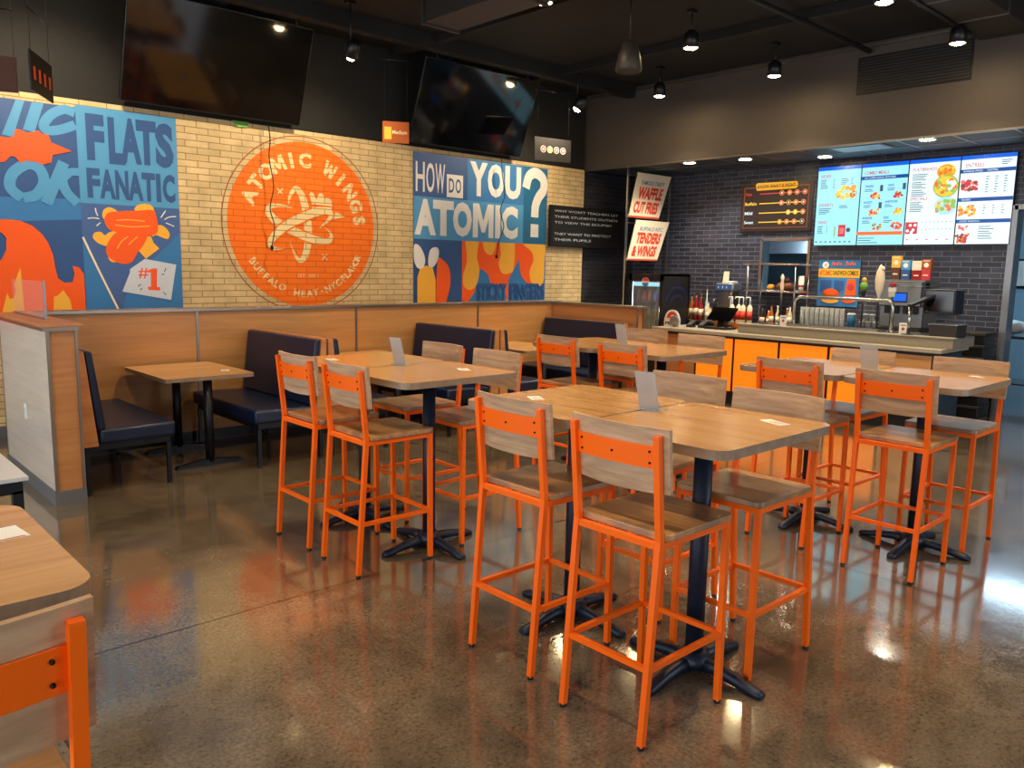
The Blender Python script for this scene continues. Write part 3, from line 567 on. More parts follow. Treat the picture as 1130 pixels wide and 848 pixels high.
for pts, lb in (([(4.25, 3.19), (4.267, 3.025), (4.251, 2.829), (4.297, 2.538), (4.247, 2.287), (4.296, 2.09), (4.258, 1.868)], 'thin black cable dangling over the round orange logo'), ([(7.719, 3.19), (7.725, 2.995), (7.783, 2.69), (7.701, 2.473), (7.775, 2.252), (7.693, 2.06), (7.646, 1.844)], 'thin black cable dangling over the HOW DO YOU ATOMIC mural')):
    sp = smooth_pts(pts, False, 5); t = thing('hanging_cable', lb, 'cable', (0, 0, 0), group='cables hanging over the murals')
    b = MB(); b.tube([(x, 8.62 + .002 * (i % 3), z) for i, (x, z) in enumerate(sp)] if 0 else [(x, 8.62, z) for x, z in sp], .006, 'rubber', 6); b.build('cord', t)
    b = MB(); b.ball((sp[-1][0], 8.62, sp[-1][1] - .015), .02, 'rubber', 8, (1, 1, 1.5)); b.build('connector', t)
b = MB(); b.prism([(3.89, 3.205), (4.08, 3.205), (4.05, 3.15), (3.94, 3.14)], 'y', 8.72, 8.738, 'paint_leaf_green'); tag(b.build('paper_sticker'), 'small green paper tag at the top edge of the brick wall', 'tag')

# ---- big tilted televisions above the wall
def television(x0, x1, label):
    t = thing('television', label, 'television', ((x0 + x1) / 2, 8.60, 3.22), group='televisions above the brick wall')
    W = (x1 - x0) / 2; rot = (math.radians(21), 0, 0)
    b = MB(); b.box(-W, W, 0, .05, 0, 1.04, 'tv_bezel', .006); o = b.build('bezel', t, rot=rot)
    b = MB(); b.box(-W + .012, W - .012, -.003, .004, .016, 1.028, 'tv_black'); b.build('screen', t, rot=rot)
    for s in (-1, 1):
        b = MB(); b.tube([(s * W * .8, -.33, .95), (s * W * .8, -.33, 1.11)], .012, 'tv_bezel'); b.box(s * W * .8 - .03, s * W * .8 + .03, -.36, -.30, 1.06, 1.11, 'tv_bezel'); b.build('ceiling_rod', t)
    return t
television(2.70, 4.62, 'large dark television tilted down above the brick wall between blue mural and logo')
television(6.12, 8.05, 'dark television hanging tilted above the HOW DO YOU ATOMIC mural')
# ---- small hanging zone signs
def hanging_sign(x, y, z, w, h, yaw, label, face, art, drop):
    t = thing('hanging_sign', label, 'sign', (x, y, z), yaw, group='small signs hung above the dining area')
    b = MB(); b.box(-w / 2, w / 2, 0, .012, 0, h, face, .002); b.build('sign_panel', t)
    for k in range(art(None, w, h)): a = Art(lambda u, v, d: (u, -d - .0005, v)); art(a, w, h, k); a.build('printed_mark', t)
    b = MB()
    for s in (-1, 1): b.tube([(s * w * .42, .006, h), (s * w * .42, .006, HC - z)], .0018, 'tv_bezel', 5)
    b.tube([(-w * .5, .006, drop), (w * .5, .006, drop)], .006, 'tv_bezel', 6); b.build('wire', t)
def art_medium(a, w, h, k=0):
    if a is None: return 2
    if k: a.rect(-w / 2 + .02, -w / 2 + .10, .04, h - .06, 'paint_sign_yellow')
    else: a.text('Medium', -.04, w / 2 - .025, h * .42, h * .60, 'paint_cream', .01)
hanging_sign(5.42, 7.86, 3.055, .30, .235, math.radians(-30), 'small orange hanging sign above the right side of the round logo', 'paint_signal_orange', art_medium, .9)
def art_icons(a, w, h, k=0):
    if a is None: return 4
    u = -w / 2 + .14 + k * .108; a.disc(u, h * .5, .044, 'paint_off_white'); a.disc(u, h * .5, .038, ('paint_berry', 'paint_sign_yellow', 'paint_berry', 'paint_berry')[k]); a.disc(u, h * .5, .016, 'paint_off_white')
hanging_sign(8.0, 7.9, 3.11, .60, .30, math.radians(-10), 'black hanging sign with four round red and yellow icons', 'paint_black_ink', art_icons, .9)
def art_strips(a, w, h, k=0):
    if a is None: return 4
    a.rect(-w / 2 + .06 + k * .12, -w / 2 + .11 + k * .12, .08, h - .1, 'paint_red_orange')
def art_blank(a, w, h, k=0):
    if a is None: return 1
    a.rect(-w / 2 + .01, w / 2 - .01, .01, h - .01, 'paint_brown')
hanging_sign(1.60, 6.75, 2.84, .52, .27, math.radians(62), 'black hanging sign with orange bars above the far left mural', 'tv_bezel', art_strips, .55)
hanging_sign(1.46, 7.3, 2.93, .20, .26, math.radians(-20), 'plain tan panel hanging behind the black barred sign at far left', 'paint_brown', art_blank, .6)

# ================================================================ BAR STOOLS
def make_stool(label):
    """faces +x; origin on the floor under the seat"""
    t = thing('bar_stool', label, 'bar stool', group='orange steel bar stools at the high tables')
    S = 'orange_steel'; w = .024
    for s in (-1, 1):
        y = s * .19
        b = MB(); b.beam((-.242, y, .012), (-.186, y, .755), w, w, S); b.beam((-.186, y, .75), (-.222, y, 1.125), w, w, S)
        b.box(-.234, -.210, y - .012, y + .012, 1.12, 1.127, S); l = b.build('leg', t)
        c = MB(); c.cyl((-.243, y, 0), .013, 0, .014, 'rubber', 10); c.build('foot_cap', l)
        b = MB(); b.beam((.235, y, .012), (.230, y, .745), w, w, S); l = b.build('leg', t)
        c = MB(); c.cyl((.235, y, 0), .013, 0, .014, 'rubber', 10); c.build('foot_cap', l)
    b = MB()
    for y in (-.19, .19): b.beam((-.186, y, .733), (.23, y, .733), .022, .024, S)
    b.beam((-.186, -.19, .733), (-.186, .19, .733), .022, .024, S); b.beam((.23, -.19, .733), (.23, .19, .733), .022, .024, S); b.build('seat_frame', t)
    b = MB()
    for y in (-.19, .19): b.beam((-.221, y, .29), (.234, y, .29), .020, .020, S)
    b.beam((-.221, -.19, .29), (-.221, .19, .29), .020, .020, S); b.beam((.234, -.19, .29), (.234, .19, .29), .020, .020, S); b.build('footrest', t)
    b = MB(); v = b.prism(rrect(-.172, .255, -.21, .21, .03, 4), 'z', .746, .772, 'stool_seat_wood'); b.bevel(v, .004, 2); b.build('seat', t)
    # bent plywood backboard in front of the posts
    b = MB(); n = 10; rows = []
    def bx(z): return -.186 - (z - .75) * .096 + .016
    for i in range(n + 1):
        u = -1 + 2 * i / n; y = u * .222; bow = -.030 * (1 - u * u)
        zb = .922 - .006 * (1 - u * u)
        rows.append([b.bm.verts.new((bx(z) + bow * 1 + dx + .006, y, z)) for dx, z in ((0, zb), (.016, zb), (.016, 1.150), (0, 1.150))])
    for r0, r1 in zip(rows, rows[1:]):
        for k in range(4): b.face([r0[k], r0[(k + 1) % 4], r1[(k + 1) % 4], r1[k]], 'stool_back_wood')
    b.face(rows[0], 'stool_back_wood'); b.face(list(reversed(rows[-1])), 'stool_back_wood'); b.build('backboard', t)
    b = MB(); rows = []
    for i in range(n + 1):
        u = -1 + 2 * i / n; y = u * .18; bow = -.020 * (1 - u * u)
        rows.append([b.bm.verts.new((bx(z) - .012 + bow + dx, y, z)) for dx, z in ((0, 1.008), (.006, 1.008), (.006, 1.088), (0, 1.088))])
    for r0, r1 in zip(rows, rows[1:]):
        for k in range(4): b.face([r0[k], r0[(k + 1) % 4], r1[(k + 1) % 4], r1[k]], S)
    b.face(rows[0], S); b.face(list(reversed(rows[-1])), S); br = b.build('back_rail', t)
    rot = Matrix.Rotation(-PI / 2, 3, 'Y')
    for y, z in ((-.155, 1.068), (-.155, 1.028), (.155, 1.068), (.155, 1.028), (0, 1.048)):
        c = MB(); u = y / .18; c.lathe([(.0045, 0), (.0045, .004), (.001, .006)], 'screw_black', 8, (bx(z) - .012 - .020 * (1 - u * u), y, z), rot=rot); c.build('screw', br)
    return t
STOOLS = [
 (2.385, 1.80, 0, 'orange bar stool nearest the camera, back turned, at the front centre table'),
 (2.435, 2.41, 0, 'second nearest orange bar stool, back turned, left of the nearest one'),
 (3.085, 1.80, 180, 'orange bar stool facing left at the near right corner of the front centre table'),
 (3.27, 2.40, 180, 'orange bar stool facing left behind the card holder of the front centre table'),
 (2.485, 3.80, 0, 'right one of two orange stools with backs turned at the left high table'),
 (2.490, 4.36, 0, 'leftmost orange bar stool, at the left high table beside the dark blue booth'),
 (3.225, 3.84, 180, 'orange bar stool facing left at the near right corner of the left high table'),
 (3.235, 4.42, 180, 'orange bar stool facing left at the far right side of the left high table'),
 (4.725, 1.79, 0, 'orange bar stool with back turned and shiny seat, nearest at the right high table'),
 (4.80, 2.46, 0, 'orange bar stool with back turned at the left end of the right high table'),
 (5.44, 1.77, 180, 'rightmost orange bar stool, facing left at the right high table'),
 (5.43, 2.46, 180, 'orange bar stool beyond the right high table, backboard left of the upright card holder'),
 (4.735, 3.73, 0, 'right one of two orange stools with backs turned at the back centre high table'),
 (4.78, 4.43, 0, 'left one of two orange stools with backs turned at the back centre high table'),
 (5.50, 3.84, 180, 'orange bar stool facing left at the back high table, framing an orange bar panel'),
 (5.62, 4.50, 180, 'orange bar stool furthest away, facing left at the back centre high table'),
]
proto = make_stool(STOOLS[0][3]); proto.location = (STOOLS[0][0], STOOLS[0][1], 0); proto.rotation_euler = (0, 0, 0)
for i, (x, y, r, lb) in enumerate(STOOLS[1:]):
    dup(proto, lb, (x, y, 0), math.radians(r + random.uniform(-1.2, 1.2)))
dup(proto, 'orange bar stool cut off by the bottom left corner of the picture', (.122, 1.545, 0), PI / 2)

# ================================================================ HIGH TABLES
def make_table(label, top='table_wood'):
    t = thing('high_table', label, 'table', group='high wooden tables in pairs')
    hx, hy = .415, .349
    b = MB(); b.prism(rrect(-hx, hx, -hy, hy, .07, 6), 'z', 1.030, 1.066, top, side='table_edge'); b.build('tabletop', t)
    b = MB(); b.box(-.2, .2, -.2, .2, 1.024, 1.030, 'black_steel'); b.build('mounting_plate', t)
    b = MB(); b.cyl((0, 0, 0), .038, .05, 1.026, 'navy_steel', 24); b.build('column', t)
    b = MB(); b.lathe([(.075, .028), (.075, .06), (.055, .085), (.040, .09)], 'navy_steel', 20); b.build('hub', t)
    for k in range(4):
        b = MB(); c, s = math.cos(k * PI / 2), math.sin(k * PI / 2); rows = []
        for r, z, h, w in ((.04, .045, .05, .062), (.12, .047, .042, .055), (.2, .036, .036, .05), (.27, .022, .032, .05), (.31, .016, .03, .056), (.33, .012, .018, .04)):
            rows.append([b.bm.verts.new((r * c - q * s, r * s + q * c, zz)) for q, zz in ((-w / 2, max(.004, z - h / 2)), (w / 2, max(.004, z - h / 2)), (w / 2 * .92, z + h * .25), (w / 4, z + h / 2), (-w / 4, z + h / 2), (-w / 2 * .92, z + h * .25))])
        for r0, r1 in zip(rows, rows[1:]):
            for q in range(6): b.face([r0[q], r0[(q + 1) % 6], r1[(q + 1) % 6], r1[q]], 'navy_steel', True)
        b.face(list(reversed(rows[0])), 'navy_steel'); b.face(rows[-1], 'navy_steel')
        a = b.build('base_arm', t)
        c2 = MB(); c2.cyl((.305 * c, .305 * s, 0), .016, 0, .008, 'rubber', 10); c2.build('glide', a)
    return t
TAB = [(2.775, 1.83, 'near half of the front centre high table, with a white slip on its right'), (2.775, 2.54, 'far half of the front centre high table, behind the seam'),
       (2.845, 3.79, 'near half of the left high table'), (2.845, 4.50, 'far half of the left high table, towards the booths'),
       (5.13, 1.84, 'near half of the right high table, top shining pale'), (5.13, 2.55, 'far half of the right high table, towards the bar'),
       (5.11, 3.80, 'near half of the back centre high table'), (5.11, 4.51, 'far half of the back centre high table')]
pt = make_table(TAB[0][2]); pt.location = (TAB[0][0], TAB[0][1], 0)
for x, y, lb in TAB[1:]: dup(pt, lb, (x, y, 0))
t = make_table('light wood high table in the lower left corner with a printed slip on it', 'table_wood_x'); t.location = (.012, 1.965, 0); del t['group']; t['group'] = 'high wooden tables in pairs'

def make_holder(label):
    t = thing('card_holder', label, 'card holder', group='leaning acrylic card holders on the high tables')
    b = MB(); b.box(-.045, .045, -.055, .055, 0, .004, 'frosted_acrylic'); b.build('foot', t)
    b = MB(); b.hexa([(-.02, -.055, .004), (-.016, -.055, .004), (-.016, .055, .004), (-.02, .055, .004), (-.062, -.055, .172), (-.058, -.055, .172), (-.058, .055, .172), (-.062, .055, .172)], 'frosted_acrylic'); b.build('panel', t)
    return t
ph = make_holder('leaning grey card holder on the seam of the front centre table'); ph.location = (2.86, 2.17, 1.0665)
dup(ph, 'leaning card holder on the left high table', (2.90, 4.14, 1.0665), math.radians(4)); dup(ph, 'leaning card holder on the back centre high table', (5.16, 4.22, 1.0665), math.radians(-2)); dup(ph, 'brown-looking upright card holder on the pale right high table', (5.14, 2.19, 1.0665), math.radians(2))
def slip(x, y, z, rz, label, w=.10, l=.065, group='paper slips on the tables'):
    t = thing('paper_slip', label, 'paper', (x, y, z), math.radians(rz), group)
    b = MB(); b.box(-w / 2, w / 2, -l / 2, l / 2, .0002, .0012, 'paper'); b.build('sheet', t)
    a = Art(lambda u, v, d: (u, v, .0013 + d)); 
    for i in range(4): a.rect(-w * .4, w * (.1 + .08 * (i % 3)), l * (.28 - i * .16), l * (.33 - i * .16), 'ink', up=False)
    a.rect(-w * .48, w * .48, -l * .48, -l * .42, 'paper_red', up=False); a.build('print', t)
slip(3.02, 1.66, 1.066, 70, 'white paper slip near the right corner of the front centre table', .12, .06); slip(2.66, 2.70, 1.066, 60, 'white paper slip at the far left of the front centre table')
slip(3.06, 3.73, 1.066, 65, 'white paper slip near the right corner of the left high table'); slip(2.68, 4.62, 1.066, 75, 'white paper slip at the far left of the left high table', .1, .07)
slip(2.86, 6.72, .7605, 65, 'white paper slip on the first booth table', .09, .07)
slip(.16, 2.03, 1.066, 6, 'printed paper strip with red edge on the lower left table', .46, .10)
slip(5.42, 1.66, 1.066, 60, 'white paper slip at the right corner of the right high table', .08, .05)

# ================================================================ BOOTHS
def make_bench(label):
    t = thing('booth_bench', label, 'bench', group='navy booth benches along the half wall'); L = 1.32
    b = MB(); b.prism([(0, .36), (.11, .36), (.045, 1.045), (0, 1.045)], 'y', 0, L, 'end_laminate'); b.build('back_shell', t)
    b = MB(); v = b.prism([(.112, .46), (.168, .48), (.10, 1.04), (.05, 1.045)], 'y', .004, L - .004, 'navy_vinyl'); b.bevel(v, .016, 3); b.build('back_cushion', t)
    b = MB(); v = b.hexa([(.12, 0, .37), (.655, 0, .37), (.655, L, .37), (.12, L, .37), (.12, 0, .475), (.66, 0, .485), (.66, L, .485), (.12, L, .475)], 'navy_vinyl'); b.bevel(v, .025, 3); b.build('seat_cushion', t)
    b = MB(); b.box(.03, .62, .03, L - .03, .325, .372, 'black_steel'); b.build('seat_frame', t)
    for x in (.03, .595):
        for y in (.03, L - .06):
            b = MB(); b.box(x, x + .03, y, y + .03, .012, .33, 'black_steel'); b.cyl((x + .015, y + .015, 0), .02, 0, .013, 'rubber', 10); b.build('leg', t)
    return t
BY = 6.14
pb = make_bench('navy booth bench backed onto the left partition'); pb.location = (1.56, BY, 0)
for x, fl, lb in ((3.51, 1, 'navy booth bench facing left, right of the first booth table'), (3.53, 0, 'navy bench of the second booth, hidden behind the left high table'), (5.50, 1, 'navy bench facing left at the right of the second booth'),
                  (5.52, 0, 'navy bench facing right at the left of the corner booth'), (7.56, 1, 'navy bench in the far corner booth against the end wall')):
    dup(pb, lb, (x, BY + (1.32 if fl else 0), 0), PI if fl else 0)
def make_booth_table(label):
    t = thing('booth_table', label, 'table', group='booth tables between the benches')
    b = MB(); v = b.prism(rrect(-.375, .375, 0, 1.0, .04, 4), 'z', .728, .760, 'table_wood_x', side='table_edge'); b.build('tabletop', t)
    for y in (.10, .80):
        b = MB(); b.cyl((0, y, 0), .036, .03, .728, 'black_steel', 20); b.build('column', t)
        b = MB(); b.prism([(-.29, 0), (.29, 0), (.27, .022), (.06, .05), (-.06, .05), (-.27, .022)], 'y', y - .03, y + .03, 'black_steel'); b.build('foot', t)
    return t
bt = make_booth_table('wood table of the first booth at left'); bt.location = (2.63, 6.44, 0)
dup(bt, 'wood table of the middle booth', (4.52, 6.44, 0)); dup(bt, 'wood table of the far corner booth', (6.55, 6.44, 0))
# low table at the left edge
t = thing('low_table', 'pale low table with black steel frame at the left edge of the picture', 'table', (0, 0, 0))
b = MB(); b.box(-.5, .77, 3.88, 4.55, .735, .755, 'soft_laminate', .003); b.build('tabletop', t)
b = MB(); b.box(-.47, .75, 3.895, 3.925, .68, .735, 'black_steel'); b.box(-.47, .75, 4.505, 4.535, .68, .735, 'black_steel'); b.box(.72, .75, 3.9, 4.53, .68, .735, 'black_steel'); b.box(-.47, -.44, 3.9, 4.53, .68, .735, 'black_steel'); b.build('apron', t)
for x in (-.47, .71):
    for y in (3.895, 4.495): b = MB(); b.box(x, x + .04, y, y + .04, 0, .69, 'black_steel'); b.build('leg', t)

# ================================================================ CEILING FIXTURES
def spot(name, loc, watts, rgb, size, blend, parent, aim=None, radius=.05):
    l = bpy.data.lights.new(name, 'SPOT'); l.energy = watts; l.color = rgb; l.spot_size = math.radians(size); l.spot_blend = blend; l.shadow_soft_size = radius
    o = bpy.data.objects.new(name, l); COL.objects.link(o); o.location = loc
    if aim is not None: o.rotation_euler = (Vector(aim)).to_track_quat('-Z', 'Y').to_euler()
    if parent: o.parent = parent
    return o
WARM = (1.0, .80, .55)
def ceiling_spot(x, y, z, label, watts, aim=(0, 0, -1), size=110, ball=False):
    t = thing('ceiling_spotlight', label, 'ceiling light', (x, y, z), group='warm round spotlights hung from the black ceiling')
    R = Vector(aim).normalized().to_track_quat('-Z', 'Y').to_matrix()
    b = MB(); b.lathe([(.035, .18), (.074, .14), (.082, 0), (.074, 0), (.070, .03)], 'tv_bezel', 24, rot=R); b.build('housing', t)
    b = MB(); b.lathe([(.0001, -.035), (.03, -.028), (.05, .0), (.05, .02)] if ball else [(.0001, -.008), (.050, -.004), (.073, .010)], 'lamp_lens', 24, rot=R, cap=False); b.keep = True; b.build('lens', t)
    b = MB(); b.cyl((0, 0, 0), .008, .12, HC - z, 'tv_bezel', 8); b.box(-.05, .05, -.03, .03, HC - z - .03, HC - z, 'tv_bezel'); b.build('stem', t)
    spot('bulb_light', tuple(Vector(aim).normalized() * .03), watts, WARM, size, .6, t, aim)
CL = [(8.92, 5.20, 'ceiling spotlight before the soffit, above the heat scale sign'), (8.90, 3.20, 'ceiling spotlight at upper right, before the dark soffit vent'), (8.92, 6.86, 'ceiling spotlight nearest the corner, left end of the soffit'),
      (7.25, 5.20, 'ceiling spotlight hung in front of the soffit, left of the centre of the ceiling row'), (7.18, 3.20, 'ceiling spotlight cut by the top edge at upper right'), (5.18, 5.27, 'ceiling spotlight beside the duct at the top centre')]
for x, y, lb in CL: ceiling_spot(x, y, 3.95, lb, LAMP_W)
ceiling_spot(4.62, 7.50, 3.78, 'lone spotlight above the round logo, seen against black', WALL_W, (0, .45, -.8), 130, True); ceiling_spot(8.15, 7.62, 3.78, 'small spotlight near the corner above the letter board', WALL_W, (-.2, .45, -.8), 130, True)
ceiling_spot(2.0, 7.4, 3.9, 'spotlight above the left mural, out of the picture', WALL_W, (0, .62, -.8), 120)
for x, y in ((5.2, 3.2), (5.2, 1.2), (3.2, 5.2), (3.2, 3.2), (3.2, 1.2), (1.2, 4.2), (1.2, 1.4), (7.2, 1.2)): ceiling_spot(x, y, 3.95, 'unseen ceiling spotlight added above the tables, over the top of the picture', LAMP_W)  # unseen lamps carrying the ceiling grid on, added to light the tables
def downlight(x, y, label):
    t = thing('recessed_downlight', label, 'ceiling light', (x, y, 3.205), group='recessed downlights in the soffit')
    b = MB(); b.lathe([(.085, .014), (.098, .012), (.098, 0), (.085, 0)], 'white_outline', 28, cap=False); b.build('trim_ring', t)
    b = MB(); b.keep = True; b.lathe([(.0001, .004), (.084, .004)], 'downlight_lens', 28); b.build('lens', t)
    spot('bulb_light', (0, 0, -.02), SOFFIT_W, (1, .93, .82), 140, .5, t, (0, 0, -1))
for x, y, lb in ((9.93, 7.05, 'recessed downlight at the left end of the soffit beside the poster post'), (10.1, 6.25, 'recessed downlight above the heat scale sign'), (10.55, 5.33, 'recessed downlight above the left menu screen'), (9.93, 3.80, 'recessed downlight above the two right menu screens')): downlight(x, y, lb)
t = thing('ceiling_panel', 'pale square ceiling panel in the soffit above the menu screens', 'ceiling panel', (10.05, 4.62, 3.20)); b = MB(); b.box(-.2, .2, -.30, .30, 0, .014, 'grey_metal'); b.build('panel', t); b = MB(); b.box(-.22, .22, -.32, .32, .008, .014, 'trim_metal'); b.build('panel_frame', t)
t = thing('air_vent', 'dark rectangular vent grille high on the face of the soffit', 'vent', (9.65, 3.92, 3.75)); b = MB(); b.box(-.012, 0, -.62, .62, 0, .42, 'tv_bezel', .003); b.build('grille_back', t)
for i in range(12): b = MB(); b.box(-.022, -.010, -.60, .60, .02 + i * .033, .035 + i * .033, 'duct_metal'); b.build('louvre', t)
t = thing('air_duct', 'dark boxy air duct at the top centre of the ceiling', 'duct', (4.95, 6.0, 3.92)); b = MB(); b.box(-.22, .18, -3.2, .42, 0, .36, 'duct_metal', .01); b.build('duct_body', t)
for y in (-2.0, -.8, .4): b = MB(); b.box(-.24, .20, y - .02, y + .02, -.015, .41, 'duct_metal'); b.build('flange', t)
t = thing('ceiling_duct', 'wide lit duct with cross seams at the upper right of the ceiling', 'duct', (8.0, 3.02, 4.12)); b = MB(); b.box(-2.5, 1.6, -.28, .22, 0, .21, 'duct_metal', .01); b.build('duct_body', t)
for x in (-1.8, -.9, 0, .8): b = MB(); b.box(x - .012, x + .012, -.29, .23, -.006, .2, 'trim_metal'); b.build('seam', t)
t = thing('light_track', 'black lighting track running beside the duct at upper right', 'track', (8.0, 3.20, 4.10)); b = MB(); b.box(-1.2, 1.2, -.02, .02, 0, .03, 'tv_bezel'); b.build('rail', t)
for x in (-1.0, .1, 1.0): b = MB(); b.tube([(x, 0, .03), (x, 0, .23)], .006, 'tv_bezel'); b.build('hanger', t)
t = thing('hanging_speaker', 'dark bell-shaped speaker hanging from the ceiling left of the spotlights', 'speaker', (6.10, 5.06, 3.50)); b = MB(); b.lathe([(.11, 0), (.125, .02), (.10, .16), (.06, .26), (.02, .28)], 'duct_metal', 24); b.build('bell', t)
b = MB(); b.lathe([(.0001, .004), (.108, .004)], 'grey_metal', 24); b.build('grille', t); b = MB(); b.tube([(0, 0, .27), (0, 0, HC - 3.5)], .008, 'tv_bezel'); b.build('rod', t)
for y in (1.9, 4.4): t = tag(MB().tube([(X0, y, 4.22), (9.6, y, 4.22)], .03, 'ceiling_black', 10).build('ceiling_pipe'), 'black pipe under the black ceiling at depth %s' % ('near the duct' if y > 3 else 'over the tables'), 'pipe')

# ================================================================ BAR COUNTER
fx = lambda x, y0, z0=0: (lambda u, v, d: (x - d, y0 - u, z0 + v))
CX0, CX1, CY0, CY1 = 8.92, 9.62, 3.12, 6.75
t = thing('bar_counter', 'long bar counter with glowing orange front panels and grey stone top', 'counter', (0, 0, 0))
b = MB(); b.box(CX0 + .02, CX1, CY0 + .03, CY1, .15, .86, 'panel_black'); b.box(CX0 + .06, CX1 - .02, CY0 + .06, CY1, 0, .15, 'panel_black'); b.build('carcass', t)
YS = [6.10, 5.54, 4.92, 4.30, 3.68]
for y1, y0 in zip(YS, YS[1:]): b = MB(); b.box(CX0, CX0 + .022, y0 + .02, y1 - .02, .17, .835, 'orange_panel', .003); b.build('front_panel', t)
b = MB(); b.box(CX0, CX0 + .022, 6.12, CY1, .17, .835, 'end_laminate'); b.build('front_panel', t)
b = MB(); b.box(CX0, CX0 + .022, CY0 + .06, 3.66, .17, .835, 'wall_laminate'); b.build('front_panel', t)
b = MB(); b.box(CX0 + .02, CX1, CY0, CY0 + .03, .04, .86, 'end_panel_blue'); b.build('end_panel', t)
b = MB(); v = b.box(CX0 - .05, CX1 + .05, CY0 - .05, CY1 + .04, .87, .915, 'counter_stone', .006); b.build('countertop', t)
b = MB(); b.box(CX0 - .02, CX1, CY0 - .02, CY1, .845, .872, 'panel_black'); b.build('under_edge_strip', t)  # black strip under the countertop edge
b = MB(); b.box(9.02, 9.66, 3.02, 5.55, .915, 1.02, 'counter_stone_dark', .004); b.box(9.00, 9.10, 3.0, 5.57, 1.02, 1.035, 'counter_stone', .003); b.box(9.10, 9.66, 3.02, 5.55, 1.018, 1.026, 'stainless'); b.build('raised_ledge', t)
# rail over the cold well
t = thing('counter_rail', 'bent chrome tube rail arching over the bar equipment', 'rail', (9.42, 0, .001))
P = [(0, 5.02, 1.026), (0, 5.02, 1.30)] + [(0, 4.94 + .08 * math.cos(k * PI / 10), 1.30 + .08 * math.sin(k * PI / 10)) for k in range(1, 6)] + [(0, 3.90 + .08 * math.cos(PI / 2 + k * PI / 10), 1.30 + .08 * math.sin(PI / 2 + k * PI / 10)) for k in range(0, 5)] + [(0, 3.82, 1.30), (0, 3.82, 1.026)]
b = MB(); b.tube(P, .019, 'stainless', 12); b.build('tube', t)
for y in (5.02, 3.82): b = MB(); b.cyl((0, y, 1.026), .04, 0, .012, 'stainless', 16); b.build('flange', t)
t = thing('drip_tray', 'low stainless tray of bar tools along the ledge under the rail', 'tray', (9.27, 4.42, 1.0265)); b = MB(); b.box(-.10, .10, -.55, .55, 0, .012, 'stainless'); b.box(-.10, -.09, -.55, .55, .012, .04, 'stainless'); b.build('tray', t)
for k in range(9): b = MB(); b.box(-.085, .1, -.5 + k * .12, -.46 + k * .12, .012, .026, 'grey_metal'); b.build('grate', t)
# beer tap handles, each different
def tap(y, label, fn):
    t = thing('tap_handle', label, 'tap handle', (9.49, y, 1.38), group='upright tap handles over the rail')
    b = MB(); b.cyl((0, 0, -.353), .010, 0, .40, 'tv_bezel', 10); b.build('stem', t); b = MB(); fn(b); b.build('handle', t)
tap(5.24, 'white and pink slim tap handle at the left end of the rail', lambda b: b.lathe([(.012, .04), (.022, .10), (.018, .20), (.026, .24), (.001, .28)], 'paint_cream', 12))
tap(4.20, 'lime green and black tap handle behind the rail', lambda b: (b.lathe([(.02, .04), (.034, .09), (.03, .11)], 'paint_black_ink', 12), b.lathe([(.03, .11), (.045, .15), (.036, .19), (.02, .20)], 'paint_leaf_green', 12), b.ball((0, 0, .23), .026, 'paint_egg_yellow', 10)))
tap(4.02, 'tall cream flame-shaped tap handle, the biggest of the row', lambda b: (b.lathe([(.010, .0), (.016, .04), (.044, .13), (.052, .24), (.042, .32), (.020, .38), (.002, .41)], 'paint_cream', 16), b.ball((.0, -.018, .36), .03, 'paint_cream', 10)))
tap(3.87, 'tap handle with a white band beside the soda machine', lambda b: (b.box(-.012, .012, -.035, .035, .04, .10, 'bottle_clear'), b.box(-.014, .014, -.04, .04, .10, .15, 'paper'), b.ball((0, 0, .175), .034, 'bottle_red', 10)))

# back counter along the brick wall
t = thing('back_counter', 'dark steel back counter under the brick bar wall', 'counter', (0, 0, 0))
b = MB(); b.box(10.36, 10.97, 3.47, 7.5, .06, .90, 'end_panel_blue'); b.build('cabinet', t); b = MB(); b.box(10.32, 10.99, 3.45, 7.54, .90, .935, 'stainless', .004); b.build('worktop', t)
for k in range(6): b = MB(); b.box(10.345, 10.362, 3.50 + k * .61, 4.07 + k * .61, .12, .86, 'duct_metal', .003); d = b.build('door', t); b = MB(); b.tube([(10.33, 3.57 + k * .61, .55), (10.33, 3.57 + k * .61, .75)], .008, 'stainless', 6); b.build('handle', d)
BZ = .9355

def bottle(x, y, z, h, r, m, label, cap='bottle_dark', group='bottles along the back counter', name='bottle'):
    t = thing(name, label, 'bottle', (x, y, z), group=group)
    b = MB(); b.lathe([(r * .9, 0), (r, .01), (r, h * .58), (r * .36, h * .76), (r * .32, h * .93)], m, 12); b.build('body', t)
    b = MB(); b.cyl((0, 0, h * .93), r * .38, 0, h * .07, cap, 10); b.build('cap', t)
    if h > .18: b = MB(); b.cyl((0, 0, h * .18), r * 1.02, 0, h * .26, 'paint_cream', 12); b.build('bottle_label', t)
    return t
names = {'bottle_amber': 'amber', 'bottle_green': 'green', 'bottle_red': 'red', 'bottle_dark': 'dark', 'bottle_clear': 'clear', 'bottle_cream': 'cream', 'bottle_orange': 'orange', 'bottle_blue': 'blue'}
for i, (y, m, h, dx) in enumerate(((7.46, 'bottle_green', .34, 0), (7.40, 'bottle_amber', .37, .08), (7.36, 'bottle_orange', .28, -.1), (7.31, 'bottle_green', .35, .05), (7.26, 'bottle_red', .40, 0), (7.20, 'bottle_dark', .38, .06), (7.15, 'bottle_red', .37, -.04))):
    bottle(10.58 + dx, y, BZ, h, .034, m, '%s bottle in the cluster right of the drinks cooler, %s' % (names[m], ('left end', 'behind the left end', 'short one in front', 'second green one', 'tallest red one', 'dark one before the tall cup', 'red one at the right end')[i]), group='bottles right of the drinks cooler')
